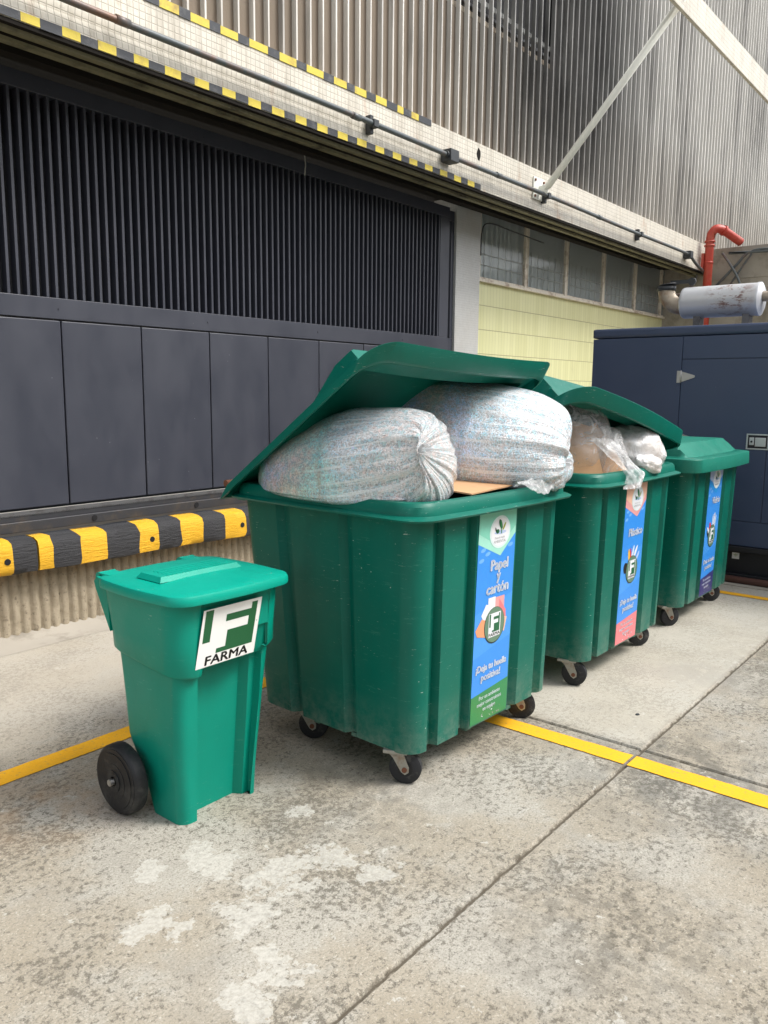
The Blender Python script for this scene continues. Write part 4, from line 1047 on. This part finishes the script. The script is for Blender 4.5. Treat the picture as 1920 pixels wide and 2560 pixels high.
# second bin: cardboard pieces under clear film, and a white bundle
BX = empty('clear_waste_bag', (4.25, 2.0, 1.15), world_parts=True); tag(BX, 'clear bag of brown cardboard leaning out of the middle bin, its tail over the rim', 'bag')
k = MB()
for (cx, cy, cz, a, b, rx, ry, rz_) in ((4.10, 2.03, 1.33, .17, .13, 1.25, .25, -.5), (4.26, 1.93, 1.25, .13, .16, 1.1, -.4, -.35), (4.20, 2.12, 1.24, .20, .15, 1.4, .5, .1), (4.33, 1.98, 1.20, .10, .12, .9, .6, .3), (4.08, 1.95, 1.22, .12, .10, 1.2, -.2, -.9)):
    Mx = Matrix.Translation((cx, cy, cz)) @ Matrix.Rotation(rz_, 4, 'Z') @ Matrix.Rotation(ry, 4, 'Y') @ Matrix.Rotation(rx, 4, 'X')
    n0 = len(k.b.verts); k.box(-a, a, -b, b, -.003, .003); k.b.verts.ensure_lookup_table()
    for v in k.b.verts[n0:]: v.co = Mx @ v.co
k.build('cardboard_contents', 'card', BX)
lobe(None, None, Vector((4.19, 2.04, 1.33)), (.20, .20, .23), (0, -.15, .2), 'film', 11., name='film_skin', parent=BX)
lobe(None, None, Vector((4.30, 1.93, 1.25)), (.14, .16, .17), (0, .5, .0), 'film', 15., name='film_skin', parent=BX)
for v in (): pass
def tail(u, v):
    a = Vector((4.14, 1.90, 1.36)).lerp(Vector((4.20, 1.71, 1.16)), min(1, v * 1.35)); b = Vector((4.38, 1.88, 1.34)).lerp(Vector((4.37, 1.69, 1.17)), min(1, v * 1.35))
    p = a.lerp(b, u); x = max(0, v - .74)
    p.z -= x * .28; p.x -= x * .15 + .02; p.y -= .01 * x; p.y += -.035 * math.sin(math.pi * u) + .030 * noise.noise((u * 6, v * 3, 4)) + .012 * noise.noise((u * 15, v * 7, 1)); return p
sheet('film_tail', tail, 30, 34, 'filmw', BX)
W = empty('white_waste_bag', (4.7, 1.95, 1.16), world_parts=True); tag(W, 'clear bag of crumpled white waste at the right of the middle bin', 'bag')
lobe(None, None, Vector((4.73, 1.93, 1.25)), (.29, .22, .15), (0, .22, .1), 'crumple', 21., name='filled_sack', parent=W)
lobe(None, None, Vector((4.62, 1.78, 1.185)), (.15, .09, .065), (0, .15, .1), 'crumple', 25., name='hanging_lobe', parent=W)

# ------------------------------------------------------------------ small wheeled cart
CX, CY = 1.862, 2.46
C = empty('wheeled_cart', (CX, CY, 0)); tag(C, 'small bright green two wheeled cart standing before the big bins', 'bin')
def cart_sec(z, x0, x1, y0, y1, r, rec, ra_, rb_):
    """rounded outline with a recess in the front between ra_ and rb_"""
    P = []
    for cx, cy, a0 in ((x1 - r, y0 + r, -90), (x1 - r, y1 - r, 0), (x0 + r, y1 - r, 90)):
        for i in range(7): a = R(a0 + 15 * i); P.append((cx + r * math.cos(a), cy + r * math.sin(a), z))
    rl = r * 1.25
    for i in range(9): a = R(180 + 90 * i / 8); P.append((x0 + rl + rl * math.cos(a), y0 + rl + rl * math.sin(a), z))
    P += [(ra_ - .004, y0, z), (ra_ + .012, y0 + rec, z), (rb_ - .04, y0 + rec, z), (rb_ - .018, y0 + rec * .45, z), (rb_ + .012, y0 + rec * .45, z), (rb_ + .02, y0, z)]
    return [(x - CX, y - CY, zz) for x, y, zz in P]
m = MB(); sec = []
for z, x0, x1, y0, y1 in ((.0, 1.678, 2.040, 2.305, 2.50), (.10, 1.672, 2.046, 2.298, 2.53), (.20, 1.662, 2.052, 2.290, 2.565), (.27, 1.655, 2.056, 2.284, 2.60), (.30, 1.654, 2.058, 2.281, 2.612), (.45, 1.650, 2.068, 2.270, 2.622), (.575, 1.646, 2.078, 2.260, 2.632), (.72, 1.640, 2.09, 2.250, 2.65)):
    t = z / .72
    sec.append(cart_sec(z, x0, x1, y0, y1, .035, .062, 1.748 - .018 * t, 2.005 + .012 * t))
rg = m.loft(sec); m.face(rg[0][::-1])
m.build('body', 'cart', C, auto=30)
# collar: wraps left side, back and corners; open across the front centre
def collar_pts(z, g, low):
    x0, x1, y0, y1 = 1.622 - g, 2.100 + g, 2.232 - g * .8, 2.645 + g * 2; r = .07
    P = [(2.035, y0 + .012), (2.045, y0)]
    for cx, cy, a0 in ((x1 - r, y0 + r, -90), (x1 - r, y1 - r, 0), (x0 + r, y1 - r, 90), (x0 + r * 1.2, y0 + r * 1.2, 180)):
        rr = r * (1.2 if a0 == 180 else 1)
        for i in range(7): a = R(a0 + 15 * i); P.append((cx + rr * math.cos(a), cy + rr * math.sin(a)))
    P += [(1.722, y0), (1.738, y0 + .014)]
    out = []
    for x, y in P:
        # the lower edge dips towards the front left corner
        dip = .055 * max(0, 1 - math.hypot(x - 1.70, y - 2.22) / .45) if low else 0
        out.append((x - CX, y - CY, z - dip))
    return out
m = MB()
m.loft([[(x * .955, y * .955, z) for x, y, z in collar_pts(.645, 0, 1)], collar_pts(.640, .0, 1), collar_pts(.650, .006, 1), collar_pts(.71, .008, 0), collar_pts(.80, .014, 0), collar_pts(.877, .018, 0)], closed=False, smooth=True)
m.build('collar', 'cart', C, auto=40)
m = MB()   # header that closes the front recess behind the logo plate, and the shoulder under the lid
m.loft([[(x - CX, y - CY, z) for x, y in ((1.735, y0), (2.038, y0))] for z, y0 in ((.60, 2.262), (.63, 2.245), (.835, 2.228), (.880, 2.205))], closed=False)
m.loft([[(x * 1.0, y, z) for x, y, z in cart_sec(z, 1.625, 2.10, 2.225, 2.66, .06, .0, 1.73, 2.01)] for z in (.72, .879)], closed=True)
m.build('front_header', 'cart', C, auto=30)
# handle
m = MB(); m.tube([(1.62 - CX, 2.712 - CY, .872), (2.10 - CX, 2.712 - CY, .872)], .017, None, 12)
for x in (1.632, 2.09):
    m.loft([[(x + d - CX, y - CY, z) for y, z in ((2.63, .70), (2.64, .885), (2.705, .898), (2.725, .878), (2.715, .85))] for d in (-.016, .016)], cap0=True, cap1=True)
m.build('handle', 'cart', C, auto=30)
# lid
m = MB(); lw, ld = .277, .268; lcx, lcy = 1.868 - CX, 2.440 - CY
def lid_ring(a, z, dome=0.): return [(lcx + x * a, lcy + y * a, z + dome) for x, y in lid_o]
lid_o = rrect(lw, ld, .085, bow=.012)
secs = [lid_ring(.985, .872), lid_ring(1.0, .868), lid_ring(1.005, .874), lid_ring(1.0, .892), lid_ring(.985, .901)]
for a in (.95, .85, .7, .5, .3, .1): secs.append(lid_ring(a, .903 + .014 * (1 - a * a)))
rg = m.loft(secs, smooth=True); m.face(rg[-1], None, True)
lid = m.build('lid', 'cartlid', C, auto=40)
m = MB()
for (x0, x1, y0, y1, z0, z1) in ((-.185, .165, -.045, .075, .913, .931),):
    m.loft([[(lcx + x0 - i, lcy + y0 - i, z0), (lcx + x1 + i, lcy + y0 - i, z0), (lcx + x1 + i, lcy + y1 + i, z0), (lcx + x0 - i, lcy + y1 + i, z0)] if k_ == 0 else [(lcx + x0, lcy + y0, z1), (lcx + x1, lcy + y0, z1), (lcx + x1, lcy + y1, z1), (lcx + x0, lcy + y1, z1)] for k_, i in ((0, .014), (1, 0))], cap1=True)
o = m.build('raised_panel', 'cartlid', C); o.parent = lid
m = MB()
for i in range(4): m.box(lcx - .15, lcx + .12, lcy - .035 + i * .026, lcy - .025 + i * .026, .9312, .9325)
o = m.build('moulded_ribs', 'cartlid', C); o.parent = lid
for x in (-.20, .17):
    m = MB(); m.tube([(lcx + x - .035, lcy + ld + .012, .888), (lcx + x + .035, lcy + ld + .012, .888)], .022, None, 12); m.box(lcx + x - .035, lcx + x + .035, lcy + ld - .06, lcy + ld + .012, .884, .908, bev=.006)
    m.build('lid_hinge', 'cartlid', C, auto=40)
# wheels
for s, x in ((-1, 1.606), (1, 2.115)):
    m = MB(); y, z, r = 2.575 - CY, .136, .136; xx = x - CX
    m.tube([(xx + dx, y, z) for dx in (-.028, -.024, -.016, .022, .03)], [r * .90, r * .965, r, r, r * .93], None, 44)
    wh = m.build('wheel', 'tyre', C, auto=35)
    m = MB(); e = -.0285 if s < 0 else .0305
    for rr, h in ((.90, .0), (.78, .003), (.5, .0045), (.30, .008)): m.disc((xx + e + s * h / 2, y, z), (1, 0, 0), r * rr, .004 + h, None, 40)
    q = m.build('hub_cap', 'tyre', C, auto=30); q.parent = wh
    m = MB(); m.disc((xx + e + s * .016, y, z), (1, 0, 0), .013, .022, None, 12); m.disc((xx + e + s * .007, y, z), (1, 0, 0), .019, .006, None, 14); q = m.build('axle_end', 'zinc', C, auto=30); q.parent = wh
MB().tube([(1.62 - CX, 2.575 - CY, .136), (2.10 - CX, 2.575 - CY, .136)], .009, None, 10).build('axle', 'zinc', C)
# logo plate on the front
m = MB()
def lf(x, y, l=0):
    z = .615 + y
    return (1.694 + x - CX + .030 * (y / .215), 2.2325 - .020 * (y / .215) - .006 - l * .0007 - CY, z + .004)
emblem(m, lf, 0, 0, .272, .213, 0, 'whitepaper', 'logogreen', 'FARMA', .047)
ngon(m, [(.262 + .002 * math.cos(a), .125 + .002 * math.sin(a)) for a in [i * math.pi / 4 for i in range(8)]], lambda a, b: lf(a, b, 1), 's_ink')
m.build('logo_plate', 'whitepaper', C, recalc=False)

# ------------------------------------------------------------------ litter
for i, (x, y, l) in enumerate(((3.80, 1.43, 'small dark stone chip lying on the pale slab'), (1.40, 3.62, 'small dark leaf scrap on the ground left of the painted line'), (1.47, 3.75, 'tiny dark crumb of dirt near the dock wall'))):
    m = MB(); n_ = 9; ring = [(x + .014 * random.uniform(.6, 1.2) * math.cos(a), y + .012 * random.uniform(.6, 1.2) * math.sin(a)) for a in [2 * math.pi * k / n_ for k in range(n_)]]
    m.loft([[(a, b, .001) for a, b in ring], [(x + (a - x) * .7, y + (b - y) * .7, .006) for a, b in ring]], cap1=True)
    tag(m.build('debris', 'boxdark', loc=(x, y, 0)), l, 'debris', 'bits of debris on the ground')
for o in list(bpy.data.objects):
    if '_o' in o: del o['_o']
